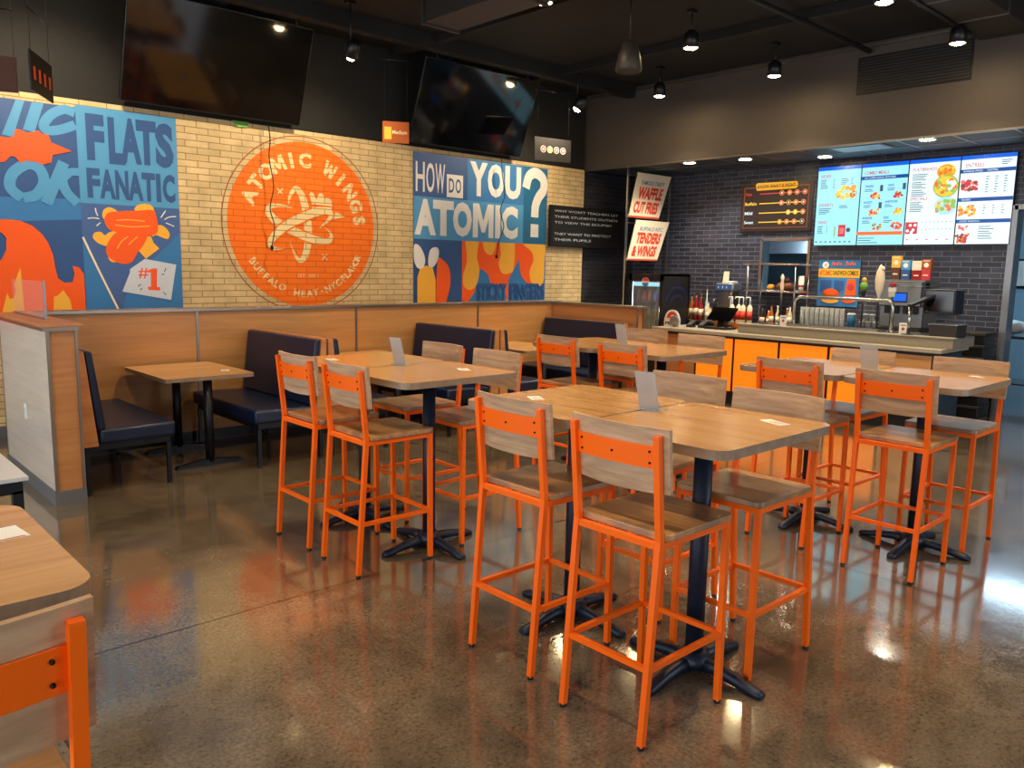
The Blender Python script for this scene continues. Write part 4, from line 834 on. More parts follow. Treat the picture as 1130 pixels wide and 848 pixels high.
bottle(10.62, 7.10, BZ, .46, .022, 'bottle_clear', 'very slim tall clear bottle left of the white bottles', 'paper')
bottle(10.56, 7.03, BZ, .26, .042, 'bottle_cream', 'fat cream bottle left of the steel tea urn', 'paper'); bottle(10.62, 6.97, BZ, .32, .028, 'bottle_dark', 'dark bottle with pale cap left of the steel tea urn', 'paper'); bottle(10.48, 6.93, BZ, .20, .036, 'bottle_cream', 'short cream jar at the foot of the steel tea urn', 'bottle_amber')
# tea urn
t = thing('tea_urn', 'tall steel beverage urn with a blue band and a paper card on top', 'urn', (10.62, 6.72, BZ))
b = MB(); b.box(-.11, .11, -.12, .12, 0, .46, 'stainless', .02); b.build('body', t); b = MB(); b.box(-.13, .11, -.15, .15, .45, .57, 'grey_metal', .02); b.build('head', t)
b = MB(); b.box(-.134, -.128, -.12, .14, .47, .55, 'paint_navy'); b.build('control_panel', t)
for y in (-.04, .03, .10): b = MB(); b.cyl((-.12, y, .49), .016, 0, .03, 'paint_off_white', 8); b.build('knob', t)
b = MB(); b.tube([(-.13, .03, .16), (-.17, .03, .15), (-.17, .03, .11)], .012, 'stainless', 8); b.build('spigot', t)
t = thing('paper_card', 'cream card leaning on top of the steel tea urn', 'card', (10.60, 6.76, BZ + .571)); b = MB(); b.hexa([(-.03, -.04, 0), (.0, -.04, 0), (.0, .05, 0), (-.03, .05, 0), (-.03, -.06, .17), (-.026, -.06, .17), (-.026, .03, .17), (-.03, .03, .17)], 'paint_cream'); b.build('card', t)
b = MB(); b.box(-.06, .06, -.16, -.03, 0, .03, 'paper', .006); b.build('folded_cloth', t)
# syrup pumps
for i in range(4):
    t = thing('syrup_pump', 'white pump bottle of red syrup beside the urn, %s' % ('leftmost of four', 'second of four from the left', 'third of four from the left', 'rightmost of four')[i], 'pump bottle', (10.38 + .03 * (i % 2), 6.50 - i * .09, BZ), group='white pump bottles of syrup')
    b = MB(); b.lathe([(.036, 0), (.038, .01), (.038, .23), (.014, .27)], 'bottle_cream', 14); b.build('body', t); b = MB(); b.cyl((0, 0, .05), .0395, 0, .13, 'paint_poster_red', 14); b.build('bottle_label', t)
    b = MB(); b.cyl((0, 0, .27), .007, 0, .11, 'paper', 8); b.tube([(0, 0, .375), (-.03, .04, .375), (-.035, .045, .35)], .009, 'paper', 8); b.build('pump', t)
for i, (y, m, h) in enumerate(((6.02, 'bottle_dark', .24), (5.95, 'bottle_orange', .20), (5.88, 'bottle_amber', .29), (5.81, 'bottle_cream', .27), (5.74, 'bottle_dark', .30), (5.67, 'bottle_amber', .25), (5.60, 'bottle_cream', .29))):
    bottle(10.40 + .05 * (i % 2), y, BZ, h, .031, m, '%s bottle below the bread shelf, %s' % (names[m], ('at the left end', 'short and fat', 'with tall neck', 'pale one in the middle', 'tall one', 'before the rail end', 'at the right end')[i]), 'paper' if i % 2 else 'bottle_dark', 'bottles below the bread shelf')
# glasses
for i in range(9):
    t = thing('drinking_glass', 'clear drinking glass in the row under the combo poster, place %s from left' % ('one', 'two', 'three', 'four', 'five', 'six', 'seven', 'eight', 'nine')[i], 'glass', (9.54, 4.97 - i * .064, 1.0265), group='row of clear glasses under the rail')
    b = MB(); b.lathe([(.022, 0), (.026, .004), (.028, .23), (.026, .23), (.022, .01)], 'cup_plastic', 14); b.build('tumbler', t)
t = thing('paper_cup', 'blue cup at the right end of the row of glasses', 'cup', (9.60, 4.37, 1.0265)); b = MB(); b.lathe([(.036, 0), (.048, .16)], 'paint_deep_teal', 16); b.build('cup', t); b = MB(); b.lathe([(.05, .158), (.05, .172), (.034, .18)], 'paint_off_white', 16); b.build('lid', t)
for i, (y, z, x) in enumerate(((4.24, 0, 9.60), (4.16, 0, 9.60), (4.08, 0, 9.60), (4.20, .09, 9.60), (4.12, .09, 9.60))):
    t = thing('plastic_cup', 'clear plastic cup in the pile right of the blue cup, %s' % ('lower left', 'lower middle', 'lower right', 'upper left', 'upper right')[i], 'cup', (x, y, 1.0265 + z), group='pile of clear cups')
    b = MB(); b.lathe([(.026, 0), (.036, .082), (.038, .088), (.034, .086), (.024, .004)], 'cup_plastic', 14); b.build('cup', t); b = MB(); b.lathe([(.038, .084), (.026, .089)], 'paint_off_white', 14); b.build('lid', t)
for x, y, lb in ((9.32, 5.10, 'small upright white tag at the left foot of the chrome rail'), (9.25, 3.62, 'small upright white tag with red mark at the right foot of the chrome rail')):
    t = thing('counter_tag', lb, 'sign', (x, y, 1.0265), group='little upright tags on the bar ledge'); b = MB(); b.box(-.004, .004, -.045, .045, 0, .12, 'paper'); b.build('card', t)
    a = Art(fx(-.0045, 0)); a.rect(-.03, .03, .09, .10, 'ink', up=False); a.disc(0, .055, .018, 'paint_poster_red', 10, up=False); a.build('print', t)
# soda machine
t = thing('soda_machine', 'grey boxy soda machine with a lit blue display', 'drink machine', (10.30, 4.02, BZ))
b = MB(); b.box(-.22, .3, -.26, .26, 0, .10, 'duct_metal'); b.box(-.14, .3, -.26, .26, .10, .68, 'grey_metal', .01); b.box(-.24, .0, -.26, .26, .36, .66, 'grey_metal', .012); b.build('body', t)
b = MB(); b.box(-.246, -.24, -.10, .07, .41, .53, 'tv_bezel'); b.build('display_bezel', t); b = MB(); b.box(-.249, -.246, -.09, .06, .425, .515, 'glow_blue'); b.build('display', t)
for k in range(4): b = MB(); b.box(-.2, -.15, -.2 + k * .11, -.15 + k * .11, .27, .36, 'tv_bezel', .004); b.build('nozzle', t)
b = MB(); b.box(-.245, .3, -.265, .265, .60, .612, 'stainless'); b.build('trim_band', t)
for i, (y, c1, c2, h) in enumerate(((4.22, 'paint_egg_yellow', 'paint_brown', .29), (4.10, 'paint_sky_blue', 'paint_navy', .24), (3.97, 'paint_cream', 'bottle_red', .23), (3.86, 'paint_signal_orange', 'paint_berry', .25))):
    t = thing('snack_box', '%s box standing on top of the soda machine' % ('yellow', 'blue', 'cream and red', 'orange and pink')[i], 'box', (10.42, y, BZ + .68), group='colourful boxes on the soda machine')
    b = MB(); b.box(-.03, .03, -.052, .052, 0, h * .5, c2, .003); b.build('lower_pack', t); b = MB(); b.box(-.03, .03, -.056, .056, h * .5, h, c1, .003); b.build('upper_pack', t)
    a = Art(fx(-.0305, 0)); a.disc(0, h * .72, .03, 'paint_off_white', 12); a.rect(-.04, .04, h * .9, h * .94, 'paint_cream'); a.rect(-.03, .03, h * .2, h * .26, 'paint_cream'); a.build('print', t)
# wall shelf before the pass-through
t = thing('pass_shelf', 'two-tier chrome shelf in front of the pass-through window', 'shelf', (0, 0, 0))
b = MB(); b.box(10.50, 10.93, 5.56, 6.44, 1.775, 1.80, 'stainless', .003); b.build('upper_shelf', t); b = MB(); b.box(10.50, 10.93, 5.52, 6.40, 1.395, 1.42, 'stainless', .003); b.build('lower_shelf', t)
for x in (10.52, 10.90):
    for y in (5.62, 6.36): b = MB(); b.tube([(x, y, BZ), (x, y, 1.80)], .012, 'stainless', 8); b.build('post', t)
t = thing('bread_basket', 'brown basket heaped with buns on the lower chrome shelf', 'basket', (10.66, 5.82, 1.4205))
b = MB(); b.lathe([(.09, 0), (.13, .02), (.15, .08), (.14, .08), (.11, .02)], 'paint_brown', 20); b.build('basket', t)
for k, (x, y, z) in enumerate(((.055, .055, .075), (-.055, .055, .075), (.055, -.055, .075), (-.055, -.055, .075), (0, .0, .147))): o = tag(MB().ball((0, 0, 0), .052, 'bottle_amber' if k % 2 else 'paint_brown', 12, (1, 1, .75)).build('bread_bun', loc=(10.66 + x, 5.82 + y, 1.4205 + z)), 'round brown bun in the basket on the chrome shelf', 'bread', 'buns in the basket')
t = thing('fruit_pile', 'yellow lemon left of the bread basket on the chrome shelf', 'fruit', (10.66, 6.06, 1.4215)); MB().ball((0, 0, .045), .045, 'paint_egg_yellow', 12, (1, 1.3, 1)).build('lemon', t); t.name = 'lemon'
t = thing('cup_stack', 'pink and white stack of paper cups at the right end of the chrome shelf', 'cup stack', (10.62, 5.58, 1.4205)); MB().lathe([(.03, 0), (.038, .10), (.034, .10), (.04, .17), (.035, .17), (.04, .21)], 'paint_cream', 14).build('cups', t); MB().lathe([(.037, .06), (.0385, .09)], 'paint_berry', 14).build('stripe', t)
# combo poster
t = thing('combo_poster', 'blue poster advertising combos with orange food, below the menu screens', 'poster', (0, 0, 0)); b = MB(); b.box(10.985, 10.999, 4.93, 5.52, 1.22, 1.86, 'paint_deep_teal'); b.build('board', t)
a = Art(fx(10.984, 5.52, 1.22)); a.rect(.005, .585, .0, .42, 'paint_mid_blue'); a.rect(0, .59, .40, .52, 'paint_sign_yellow'); a.text('ATOMIC', .02, .20, .425, .50, 'paint_poster_red', .03, up=False); a.text('SANDWICH COMBOS', .21, .57, .43, .495, 'paint_black_ink', .02, up=False)
[a.stroke([(.19 + u, .565), (.21 + u, .615), (.225 + u, .57), (.245 + u, .60), (.26 + u, .57)], .012, 'paint_red_orange', up=False) for u in (0, .075, .19, .265)]; a.disc(.10, .57, .05, 'paint_off_white', 8); a.disc(.10, .57, .02, 'paint_egg_yellow', 8)
a.rect(.04, .20, .2, .36, 'paint_navy'); a.rect(.24, .38, .22, .36, 'paint_navy'); a.poly([(.4, .16), (.43, .38), (.54, .38), (.56, .16)], 'paint_flame_orange'); a.disc(.48, .27, .05, 'paint_berry'); a.disc(.2, .17, .13, 'paint_signal_orange', ry=.07); a.disc(.2, .20, .1, 'paint_flame_orange', ry=.045); a.disc(.46, .1, .1, 'paint_flame_orange', ry=.05); a.disc(.2, .08, .12, 'paint_egg_yellow', ry=.04)
a.build('print', t)
# heat scale sign
t = thing('heat_scale_sign', 'dark brown framed sign with rows of coloured heat levels left of the menu screens', 'sign', (0, 0, 0)); HX = 10.94
b = MB(); b.box(HX, 10.999, 5.67, 6.80, 2.27, 2.965, 'glow_dark', .004); b.build('sign_box', t)
b = MB()
for y0, y1, z0, z1 in ((5.72, 6.75, 2.905, 2.915), (5.72, 6.75, 2.32, 2.33), (5.72, 5.73, 2.32, 2.915), (6.74, 6.75, 2.32, 2.915)): b.box(HX - .004, HX, y0, y1, z0, z1, 'glow_brown')
b.build('inner_frame', t)
a = Art(fx(HX - .002, 6.80, 2.27)); a.poly([(.245, .625), (.26, .595), (.88, .60), (.905, .63), (.90, .68), (.88, .70), (.26, .705), (.235, .68)], 'glow_gold'); a.text('KNOW WHAT IS RIGHT', .27, .87, .625, .675, 'glow_black', .02)
for nm, z, cn, cols, us in (('Hot', .545, 'glow_red', ('glow_red', 'glow_orange', 'glow_red', 'glow_red'), (.665, .785, .9, 1.02)), ('Buffalo', .405, 'glow_yellow', ('glow_pink', 'glow_brown', 'glow_orange', 'glow_red'), (.665, .78, .89, 1.005)), ('Mild', .268, 'glow_white', ('glow_yellow', 'glow_yellow', 'glow_orange'), (.78, .89, 1.005)), ('Sweet', .135, 'glow_white', ('glow_gold', 'glow_orange', 'glow_orange', 'glow_grey'), (.655, .765, .88, 1.0))):
    a.text(nm, .075, .075 + .022 * len(nm) + .04, z - .02, z + .025, cn, .02, up=False); a.stroke([(.31, z), (us[-1], z)], .014, cols[0] if nm in ('Hot', 'Mild') else 'glow_yellow', up=False); a.k += 1
    for u, c in zip(us, cols): a.disc(u, z, .037, 'glow_gold', 14, up=False)
    a.k += 1
    for u, c in zip(us, cols): a.disc(u, z, .030, c, 14, up=False)
    a.k += 1
    for u, c in zip(us, cols): a.disc(u, z, .012, 'glow_white', 8, up=False)
    a.k -= 3
a.build('lettering', t)

# ================================================================ MENU SCREENS
MW, MH, MX = .612, 1.075, 10.93
def screen(y0, label, fn):
    t = thing('menu_screen', label, 'menu screen', (MX, y0, 2.055), group='four lit menu screens over the bar')
    b = MB(); b.box(0, .045, -MW, 0, 0, MH, 'tv_bezel', .003); b.build('bezel', t)
    a = Art(lambda u, v, d: (-.0005 - d, -u, v), .0006); a.rect(.007, MW - .007, .007, MH - .007, 'glow_white' if fn.__name__ not in ('m1', 'm2') else 'glow_aqua'); a.rect(.007, MW - .007, MH - .055, MH - .007, 'glow_blue'); fn(a); a.build('display', t)
    b = MB(); b.box(.04, .069, -MW * .7, -MW * .3, .3, .7, 'tv_bezel'); b.build('wall_mount', t)
def lines(a, u0, u1, v, n, dv=.022, m='glow_grey', gap=0):
    rnd = random.Random(int(u0 * 1000 + v * 1000))
    for i in range(n): a.rect(u0, u0 + (u1 - u0) * rnd.uniform(.55, 1), v - i * dv, v - i * dv + .009, m, up=False)
def blob(a, u, v, r, cols, n=12):
    n = int(n * 2.2)
    rnd = random.Random(int(u * 999 + v * 99)); a.k += 1
    for i in range(n): a.disc(u + rnd.uniform(-r, r), v + rnd.uniform(-r, r) * .6, r * rnd.uniform(.16, .30), cols[i % len(cols)], 8, up=False); a.k += 1 if i % 4 == 3 else 0
def m1(a):
    a.text('SIDES', .05, .19, .925, .965, 'glow_red', .01); lines(a, .05, .17, .89, 6); lines(a, .23, .26, .89, 6); lines(a, .34, .45, .89, 4); lines(a, .48, .51, .89, 4); blob(a, .42, .72, .12, ('glow_yellow', 'glow_gold', 'glow_yellow', 'glow_orange')); blob(a, .53, .69, .05, ('glow_brown', 'glow_green', 'glow_white'), 6)
    a.text('DESSERTS', .05, .25, .535, .575, 'glow_red', .01); lines(a, .05, .24, .50, 4); lines(a, .34, .5, .53, 2); a.text('DRINKS', .05, .18, .30, .34, 'glow_red', .01); lines(a, .05, .15, .26, 5); lines(a, .18, .20, .26, 5); a.rect(.35, .45, .12, .28, 'glow_red'); a.rect(.37, .43, .16, .24, 'glow_pink'); a.rect(.29, .31, .12, .26, 'glow_green'); a.disc(.49, .21, .03, 'glow_grey')
    for i in range(8): a.rect(.03 + i * .068, .06 + i * .068, .045, .06, 'glow_grey', up=False)
def m2(a):
    a.text('COMBO MEALS', .04, .36, .925, .97, 'glow_red', .01); a.rect(.007, MW - .007, .86, .905, 'glow_deep'); a.text('ALL COMBOS SERVED WITH FRIES', .05, .45, .872, .893, 'glow_white')
    for (u, v, s) in ((.06, .76, 'TENDERS'), (.36, .76, 'WINGS'), (.06, .55, 'NUGGETS'), (.34, .55, 'SANDWICHES'), (.06, .345, 'BONELESS'), (.34, .345, 'KIDS')): a.text(s, u, u + .016 * len(s), v, v + .03, 'glow_deep', .02); lines(a, u, u + .12, v - .03, 2)
    for u, v, c in ((.22, .65, ('glow_red', 'glow_orange', 'glow_yellow')), (.5, .66, ('glow_brown', 'glow_orange', 'glow_red')), (.2, .43, ('glow_orange', 'glow_red', 'glow_yellow')), (.52, .45, ('glow_gold', 'glow_yellow')), (.26, .24, ('glow_orange', 'glow_brown', 'glow_green')), (.52, .25, ('glow_orange', 'glow_red'))): blob(a, u, v, .065, c, 9)
    for u, v in ((.27, .70), (.56, .71), (.27, .48)): a.rect(u, u + .04, v, v + .08, 'glow_grey')
    a.rect(.007, MW - .007, .135, .18, 'glow_orange'); lines(a, .03, .3, .09, 3, .03)
def m3(a):
    a.text('FLATBREADS', .05, .34, .925, .965, 'glow_red', .01)
    for v in (.88, .78, .68): lines(a, .05, .24, v, 4)
    a.disc(.45, .90, .11, 'glow_gold', ry=.09); a.disc(.46, .72, .15, 'glow_green', ry=.14); a.disc(.46, .72, .13, 'glow_yellow', ry=.12); blob(a, .46, .72, .11, ('glow_green', 'glow_orange', 'glow_yellow', 'glow_white'), 16); blob(a, .45, .90, .09, ('glow_yellow', 'glow_orange', 'glow_gold'), 12)
    a.text('SPECIALS', .05, .26, .56, .60, 'glow_red', .01); lines(a, .05, .22, .53, 6); a.disc(.48, .48, .13, 'glow_aqua', ry=.11); blob(a, .48, .48, .1, ('glow_green', 'glow_yellow', 'glow_green', 'glow_pink'), 14); a.rect(.02, .17, .14, .29, 'glow_red')
    for u, v in ((.05, .18), (.12, .19), (.08, .25), (.14, .25), (.1, .16)): a.disc(u, v, .02, 'glow_white', 8, up=False)
    a.k += 1
    for v in (.28, .19):
        for i in range(8): a.rect(.22 + i * .048, .23 + i * .048, v, v + .012, 'glow_grey', up=False)
    for i in range(5): a.rect(.04 + i * .12, .07 + i * .12, .06, .075, 'glow_pink', up=False)
def m4(a):
    a.text('ENTREES', .06, .26, .93, .975, 'glow_red', .01); lines(a, .45, .56, .985, 3)
    for v, s in ((.86, 'BONELESS WINGS'), (.52, 'TENDERS'), (.26, 'ATOMIC SANDWICH')): a.rect(.007, MW - .007, v, v + .045, 'glow_deep'); a.text(s, .04, .04 + .015 * len(s), v + .012, v + .033, 'glow_white')
    a.text('TRADITIONAL', .30, .42, .872, .893, 'glow_white'); blob(a, .13, .71, .09, ('glow_red', 'glow_pink', 'glow_brown'), 14); blob(a, .12, .41, .09, ('glow_gold', 'glow_orange', 'glow_yellow'), 12); blob(a, .09, .20, .05, ('glow_orange', 'glow_pink'), 6); blob(a, .09, .08, .08, ('glow_brown', 'glow_red', 'glow_orange'), 10)
    for u in (.3, .4, .5): lines(a, u, u + .04, .80, 7, .03)
    for u in (.3, .4, .5): lines(a, u, u + .03, .46, 4, .03)
    lines(a, .27, .45, .21, 6, .028)
for i, (fn, lb) in enumerate(((m1, 'leftmost lit menu screen, listing sides, desserts and drinks'), (m2, 'lit menu screen headed COMBO MEALS with an orange band'), (m3, 'lit menu screen with two round flatbreads and a red square'), (m4, 'rightmost lit menu screen with dark blue bands and headed ENTREES'))): screen(5.60 - i * .613, lb, fn)

# ================================================================ POSTERS BETWEEN STEEL POSTS
for x, z0, lb in ((9.75, 0.0, 'slim steel post at the left side of the two slanted posters'), (10.80, 0.0, 'slim steel post at the right side of the two slanted posters')):
    t = thing('steel_post', lb, 'post', (x, 8.02, 0), group='posts carrying the slanted posters'); b = MB(); b.box(-.014, .014, -.014, .014, 0, 3.20, 'stainless'); b.build('shaft', t); b = MB(); b.box(-.05, .05, -.05, .05, 0, .008, 'stainless'); b.build('base_plate', t)
def slanted(z0, z1, label, small, big1, big2):
    t = thing('slanted_poster', label, 'poster', (0, 0, 0), group='slanted food posters between steel posts'); q = [(9.76, z0), (10.50, z0), (10.785, z1), (9.955, z1)]
    b = MB(); b.prism(q, 'y', 7.990, 8.005, 'paint_cream'); b.build('board', t); a = Art(fy(7.989))
    def Q(u0, u1, v0, v1):
        def P(u, v): return (q[0][0] + (q[3][0] - q[0][0]) * v + u * ((q[1][0] - q[0][0]) + ((q[2][0] - q[3][0]) - (q[1][0] - q[0][0])) * v), z0 + (z1 - z0) * v)
        return [P(u0, v1), P(u1, v1), P(u1, v0), P(u0, v0)]
    a.poly(Q(0, 1, 0, .04)[::-1], 'paint_poster_red'); a.text(small, 0, 1, 0, 1, 'paint_deep_teal', .01, quad=Q(.16, .86, .74, .84)); a.text(big1, 0, 1, 0, 1, 'paint_poster_red', .05, quad=Q(.12, .88, .42, .70)); a.text(big2, 0, 1, 0, 1, 'paint_poster_red', .05, quad=Q(.08, .86, .10, .37)); a.build('print', t)
    b = MB(); b.box(9.764, 10.786, 7.994, 8.002, z0 + .05, z0 + .06, 'stainless'); b.box(9.764, 10.786, 7.994, 8.002, z1 - .06, z1 - .05, 'stainless'); b.build('cross_wire', t)
slanted(2.47, 3.15, 'cream slanted poster reading WAFFLE CUT FRIES', 'FAMOUS CRISPY', 'WAFFLE', 'CUT FRIES'); slanted(1.82, 2.44, 'cream slanted poster reading TENDERS & WINGS', 'BUFFALO NYC', 'TENDERS', '& WINGS')

# ================================================================ DRINKS COOLER
FX0, FX1, FY0, FY1, FH = 9.62, 10.30, 7.20, 7.82, 1.62
t = thing('drinks_cooler', 'black glass-door drinks cooler with lit bottles in the corner', 'cooler', (0, 0, 0))
b = MB(); b.box(FX0 + .03, FX1, FY0, FY0 + .03, .08, FH, 'tv_bezel'); b.box(FX0 + .03, FX1, FY1 - .03, FY1, .08, FH, 'tv_bezel'); b.box(FX1 - .03, FX1, FY0, FY1, .08, FH, 'tv_bezel'); b.box(FX0 + .03, FX1, FY0, FY1, .08, .4, 'tv_bezel'); b.box(FX0 + .03, FX1, FY0, FY1, FH - .03, FH, 'tv_bezel'); b.box(FX0 + .06, FX1, FY0 + .03, FY1 - .03, 0, .08, 'rubber'); b.build('cabinet', t)
b = MB(); b.box(FX1 - .034, FX1 - .03, FY0 + .03, FY1 - .03, .4, FH - .06, 'soft_laminate'); b.build('liner', t); b = MB(); b.box(FX0 + .035, FX0 + .045, FY0 + .035, FY0 + .045, .45, FH - .12, 'cooler_fill_light'); b.build('added_light_strip', t); b = MB(); b.box(FX0 + .035, FX0 + .045, FY1 - .045, FY1 - .035, .45, FH - .12, 'cooler_fill_light'); b.build('added_light_strip', t)  # glowing strips added behind the door frame to light the bottles
b = MB(); fr = 'tv_bezel'; b.box(FX0, FX0 + .03, FY0, FY0 + .05, .4, FH, fr); b.box(FX0, FX0 + .03, FY1 - .05, FY1, .4, FH, fr); b.box(FX0, FX0 + .03, FY0, FY1, FH - .10, FH, fr); b.box(FX0, FX0 + .03, FY0, FY1, .36, .42, fr); d = b.build('door', t)
b = MB(); b.box(FX0 + .012, FX0 + .018, FY0 + .05, FY1 - .05, .42, FH - .10, 'clear_glass'); b.build('glass_pane', d); b = MB(); b.tube([(FX0 - .02, FY0 + .03, .8), (FX0 - .02, FY0 + .03, 1.15)], .01, 'stainless', 6); b.build('handle', d)
b = MB(); b.box(FX0 + .02, FX0 + .026, FY0 + .07, FY1 - .07, 1.44, 1.50, 'glow_aqua'); b.build('header_strip', t)
a = Art(fx(FX0 - .002, (FY0 + FY1) / 2)); a.disc(0, 1.50, .07, 'paint_off_white'); a.poly([(.06 * math.cos(k * PI / 10), 1.51 + .06 * math.sin(k * PI / 10)) for k in range(11)], 'paint_berry', up=False); a.poly([(-.06 * math.cos(k * PI / 10), 1.49 - .06 * math.sin(k * PI / 10)) for k in range(11)], 'paint_mid_blue'); a.build('round_badge', t)
for r in (.28, .16):
    for c in (1.15, .7): a = Art(lambda u, v, d: (FX0 + .03 + u, FY0 - d - .0005, v)); a.stroke([(.34 + r * math.cos(k * PI / 12), c + r * math.sin(k * PI / 12)) for k in range(1, 12)], .04, 'deep_ring', False); a.build('side_graphic', t)
shz = (1.22, 1.02, .82, .60)
for z in shz: b = MB(); b.box(FX0 + .05, FX1 - .06, FY0 + .035, FY1 - .035, z - .008, z, 'stainless'); b.build('shelf', t)
for r, (z, cs) in enumerate(zip(shz, (('bottle_dark', 'bottle_red', 'bottle_red', 'bottle_blue', 'bottle_blue'), ('bottle_green',) * 5, ('bottle_green',) * 5, ('bottle_clear',) * 5))):
    for k, m in enumerate(cs):
        o = MB().lathe([(.028, 0), (.03, .01), (.03, .10), (.012, .135), (.012, .16)], m, 12).build('bottle', loc=(FX0 + .12, FY1 - .11 - k * .10, z + .0005))
        tag(o, '%s soft drink bottle on the %s shelf of the lit cooler, %s' % (names[m], ('top', 'second', 'third', 'bottom')[r], ('left end', 'second from left', 'middle', 'fourth from left', 'right end')[k]), 'bottle', 'soft drinks in the cooler')

# ================================================================ ON THE BAR COUNTER
t = thing('drink_sign', 'white sign with a red round badge standing at the left end of the bar', 'sign', (9.12, 6.64, .9155)); b = MB(); b.prism([(-.13, 0), (.13, 0), (.13, .1)] + [(.12 * math.cos(k * PI / 12), .11 + .12 * math.sin(k * PI / 12)) for k in range(1, 12)] + [(-.13, .1)], 'x', 0, .012, 'paint_off_white'); b.build('board', t)
a = Art(fx(-.001, 0)); a.poly([(.09 * math.cos(k * PI / 10), .115 + .09 * math.sin(k * PI / 10)) for k in range(11)], 'paint_poster_red'); a.disc(.01, .13, .03, 'paint_off_white'); a.text('PEPSI', -.11, .10, .02, .065, 'paint_black_ink', .04); a.build('print', t)
t = thing('round_disc', 'speckled round white disc leaning before the drink sign on the bar', 'disc', (9.05, 6.55, .9155)); b = MB(); b.lathe([(.0001, 0), (.075, 0), (.08, .008), (.075, .014), (.0001, .014)], 'grey_metal', 24, (0, 0, .08), rot=Matrix.Rotation(PI / 2 - .15, 3, 'Y')); b.build('disc', t)  # round speckled disc, kind unknown
def card_reader(x, y, label):
    t = thing('card_reader', label, 'card reader', (x, y, .9155), group='dark small devices between the drink sign and the register'); b = MB(); b.hexa([(-.05, -.04, 0), (.06, -.04, 0), (.06, .04, 0), (-.05, .04, 0), (-.05, -.04, .03), (.06, -.04, .09), (.06, .04, .09), (-.05, .04, .03)], 'tv_bezel'); b.build('body', t)
    b = MB(); b.hexa([(-.04, -.03, .037), (.03, -.03, .0745), (.03, .03, .0745), (-.04, .03, .037), (-.041, -.03, .039), (.029, -.03, .0765), (.029, .03, .0765), (-.041, .03, .039)], 'duct_metal'); b.build('keypad', t)
card_reader(9.25, 6.42, 'dark card reader right of the drink sign'); card_reader(9.32, 6.28, 'second dark device nearer the register')
t = thing('cash_register', 'dark tilted touch-screen register on the left part of the bar', 'register', (9.30, 6.00, .9155)); b = MB(); b.box(-.12, .16, -.15, .17, 0, .03, 'tv_bezel', .005); b.build('base', t); b = MB(); b.prism([(.0, .03), (.12, .03), (.10, .16), (.05, .16)], 'y', -.05, .05, 'tv_bezel'); b.build('stand', t)
b = MB(); b.hexa([(-.06, -.19, .13), (-.045, -.19, .115), (-.045, .17, .115), (-.06, .17, .13), (.12, -.19, .285), (.135, -.19, .27), (.135, .17, .27), (.12, .17, .285)], 'tv_black'); b.build('screen', t)
for y, m, lb in ((5.86, 'bottle_orange', 'orange box right of the register stand'), (6.14, 'bottle_amber', 'amber box left of the register stand')): o = tag(MB().box(-.03, .05, -.07, .07, 0, .09, m, .004).build('counter_box', loc=(9.52, y, .9155)), lb, 'box', 'small boxes behind the register')
t = thing('order_terminal', 'black tilted terminal on a steel post at the right end of the bar', 'register', (9.08, 3.50, 1.035)); b = MB(); b.cyl((-.0, 0, 0), .07, 0, .008, 'tv_bezel', 24); b.build('base_plate', t); b = MB(); b.cyl((0, 0, .008), .017, 0, .30, 'stainless', 14); b.build('post', t)
b = MB(); b.hexa([(-.04, -.03, .30), (.0, .03, .30), (.35, -.10, .42), (.30, -.18, .42), (-.04, -.03, .325), (.0, .03, .325), (.35, -.10, .45), (.30, -.18, .45)], 'tv_bezel'); b.build('arm', t)
b = MB(); b.box(.26, .52, -.36, -.03, .22, .49, 'tv_bezel', .01); h = b.build('display_head', t); b = MB(); b.box(.255, .261, -.34, -.05, .25, .47, 'tv_black'); b.build('screen', h)
t = thing('ice_tub', 'dark steel tub at the right end of the bar ledge beneath the terminal', 'tub', (9.42, 3.22, 1.0265)); b = MB(); b.box(-.15, .15, -.14, .14, 0, .12, 'duct_metal', .008); b.build('tub', t); b = MB(); b.box(-.16, .16, -.15, .15, .12, .13, 'grey_metal', .003); b.build('lid', t)
for k in range(7):
    t = thing('crate', 'dark stacked crate by the kitchen opening, %s of the stack' % ('bottom', 'second', 'third', 'fourth', 'fifth', 'sixth', 'top')[k], 'crate', (10.62, 3.275, k * .145 + .001), group='dark crates stacked at the end of the bar wall')
    b = MB(); b.box(-.19, .19, -.12, .11, 0, .11, 'tv_bezel', .006); b.build('tray', t); b = MB(); b.box(-.2, .2, -.13, .12, .11, .1435, 'duct_metal', .004); b.build('rim', t)

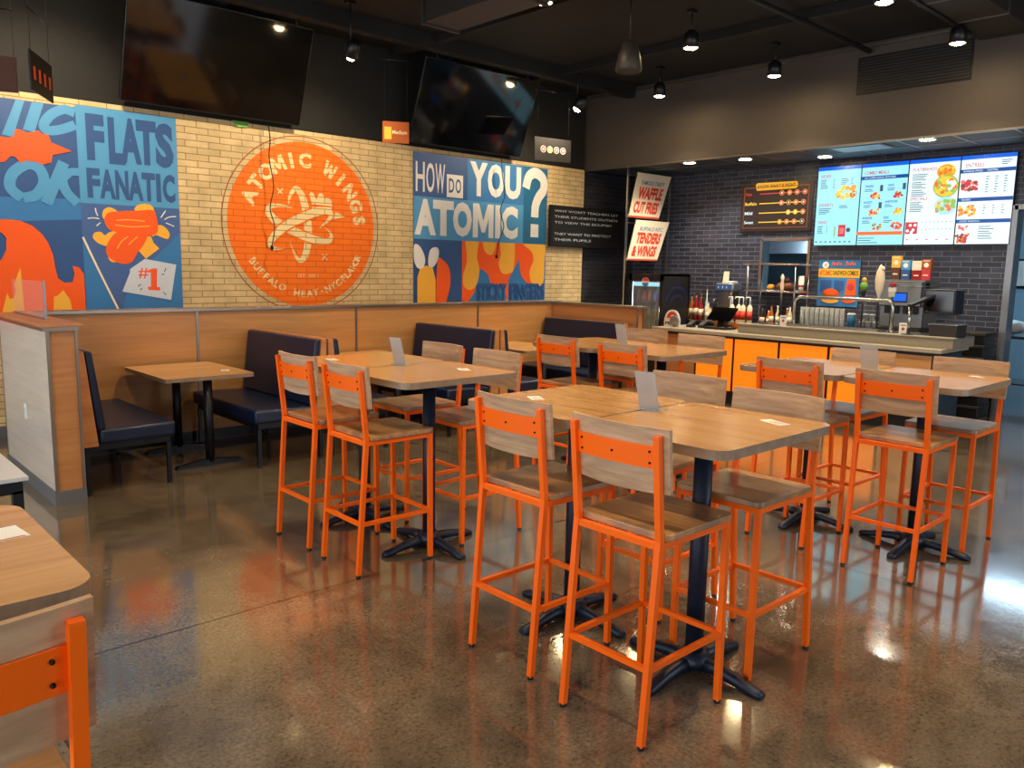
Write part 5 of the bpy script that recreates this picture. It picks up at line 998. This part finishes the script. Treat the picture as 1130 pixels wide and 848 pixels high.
# ================================================================ KITCHEN
t = thing('prep_table', 'steel prep table seen through the kitchen opening at the right edge', 'table', (12.4, 3.25, 0)); b = MB(); b.box(-.35, .35, -.75, .55, .86, .90, 'stainless', .004); b.build('tabletop', t); b = MB(); b.box(-.32, .32, -.72, .52, .25, .27, 'stainless'); b.build('lower_shelf', t)
for x in (-.31, .31):
    for y in (-.70, .50): b = MB(); b.cyl((x, y, 0), .02, 0, .86, 'stainless', 10); b.build('leg', t)
b = MB(); vs0 = [(0, 0)]; 
b.ball((0, 0, .10), .16, 'paper', 10, (1, 1.3, .62)); o = b.build('plastic_bag', loc=(12.2, 3.42, .9005)); tag(o, 'crumpled white bag on the kitchen prep table', 'bag')
for v in o.data.vertices: v.co += Vector((random.uniform(-.018, .018), random.uniform(-.018, .018), random.uniform(0, .016)))
t = thing('wall_notice', 'dark framed notice on the kitchen wall through the opening', 'notice', (14.59, 4.1, 1.5)); b = MB(); b.box(-.02, 0, -.25, .25, 0, .45, 'tv_bezel'); b.build('frame', t); b = MB(); b.box(-.024, -.018, -.22, .22, .03, .42, 'paper'); b.build('sheet', t)
t = thing('wall_notice', 'white paper sheet low on the kitchen wall', 'notice', (14.59, 4.35, 1.0)); b = MB(); b.box(-.005, 0, -.12, .12, 0, .36, 'paper'); b.build('sheet', t)
t = thing('kitchen_hood', 'dark steel hood seen through the pass-through window', 'hood', (13.6, 7.3, 2.0)); b = MB(); b.hexa([(-.6, -1.2, 0), (.6, -1.2, 0), (.6, 1.2, 0), (-.6, 1.2, 0), (-.2, -1.2, .5), (.6, -1.2, .5), (.6, 1.2, .5), (-.2, 1.2, .5)], 'grey_metal'); b.build('canopy', t); b = MB(); b.box(0, .5, -.4, .4, .5, .9, 'grey_metal'); b.build('flue', t)
for x, y in ((12.8, 3.2), (12.8, 6.6)):
    t = thing('kitchen_light', 'flat ceiling light of the kitchen, %s' % ('by the opening' if y < 4 else 'behind the pass-through window'), 'ceiling light', (x, y, 2.84), group='kitchen ceiling lights'); b = MB(); b.box(-.3, .3, -.6, .6, 0, .06, 'grey_metal'); b.build('housing', t); b = MB(); b.box(-.27, .27, -.57, .57, -.006, 0, 'kitchen_tube'); b.build('diffuser', t)
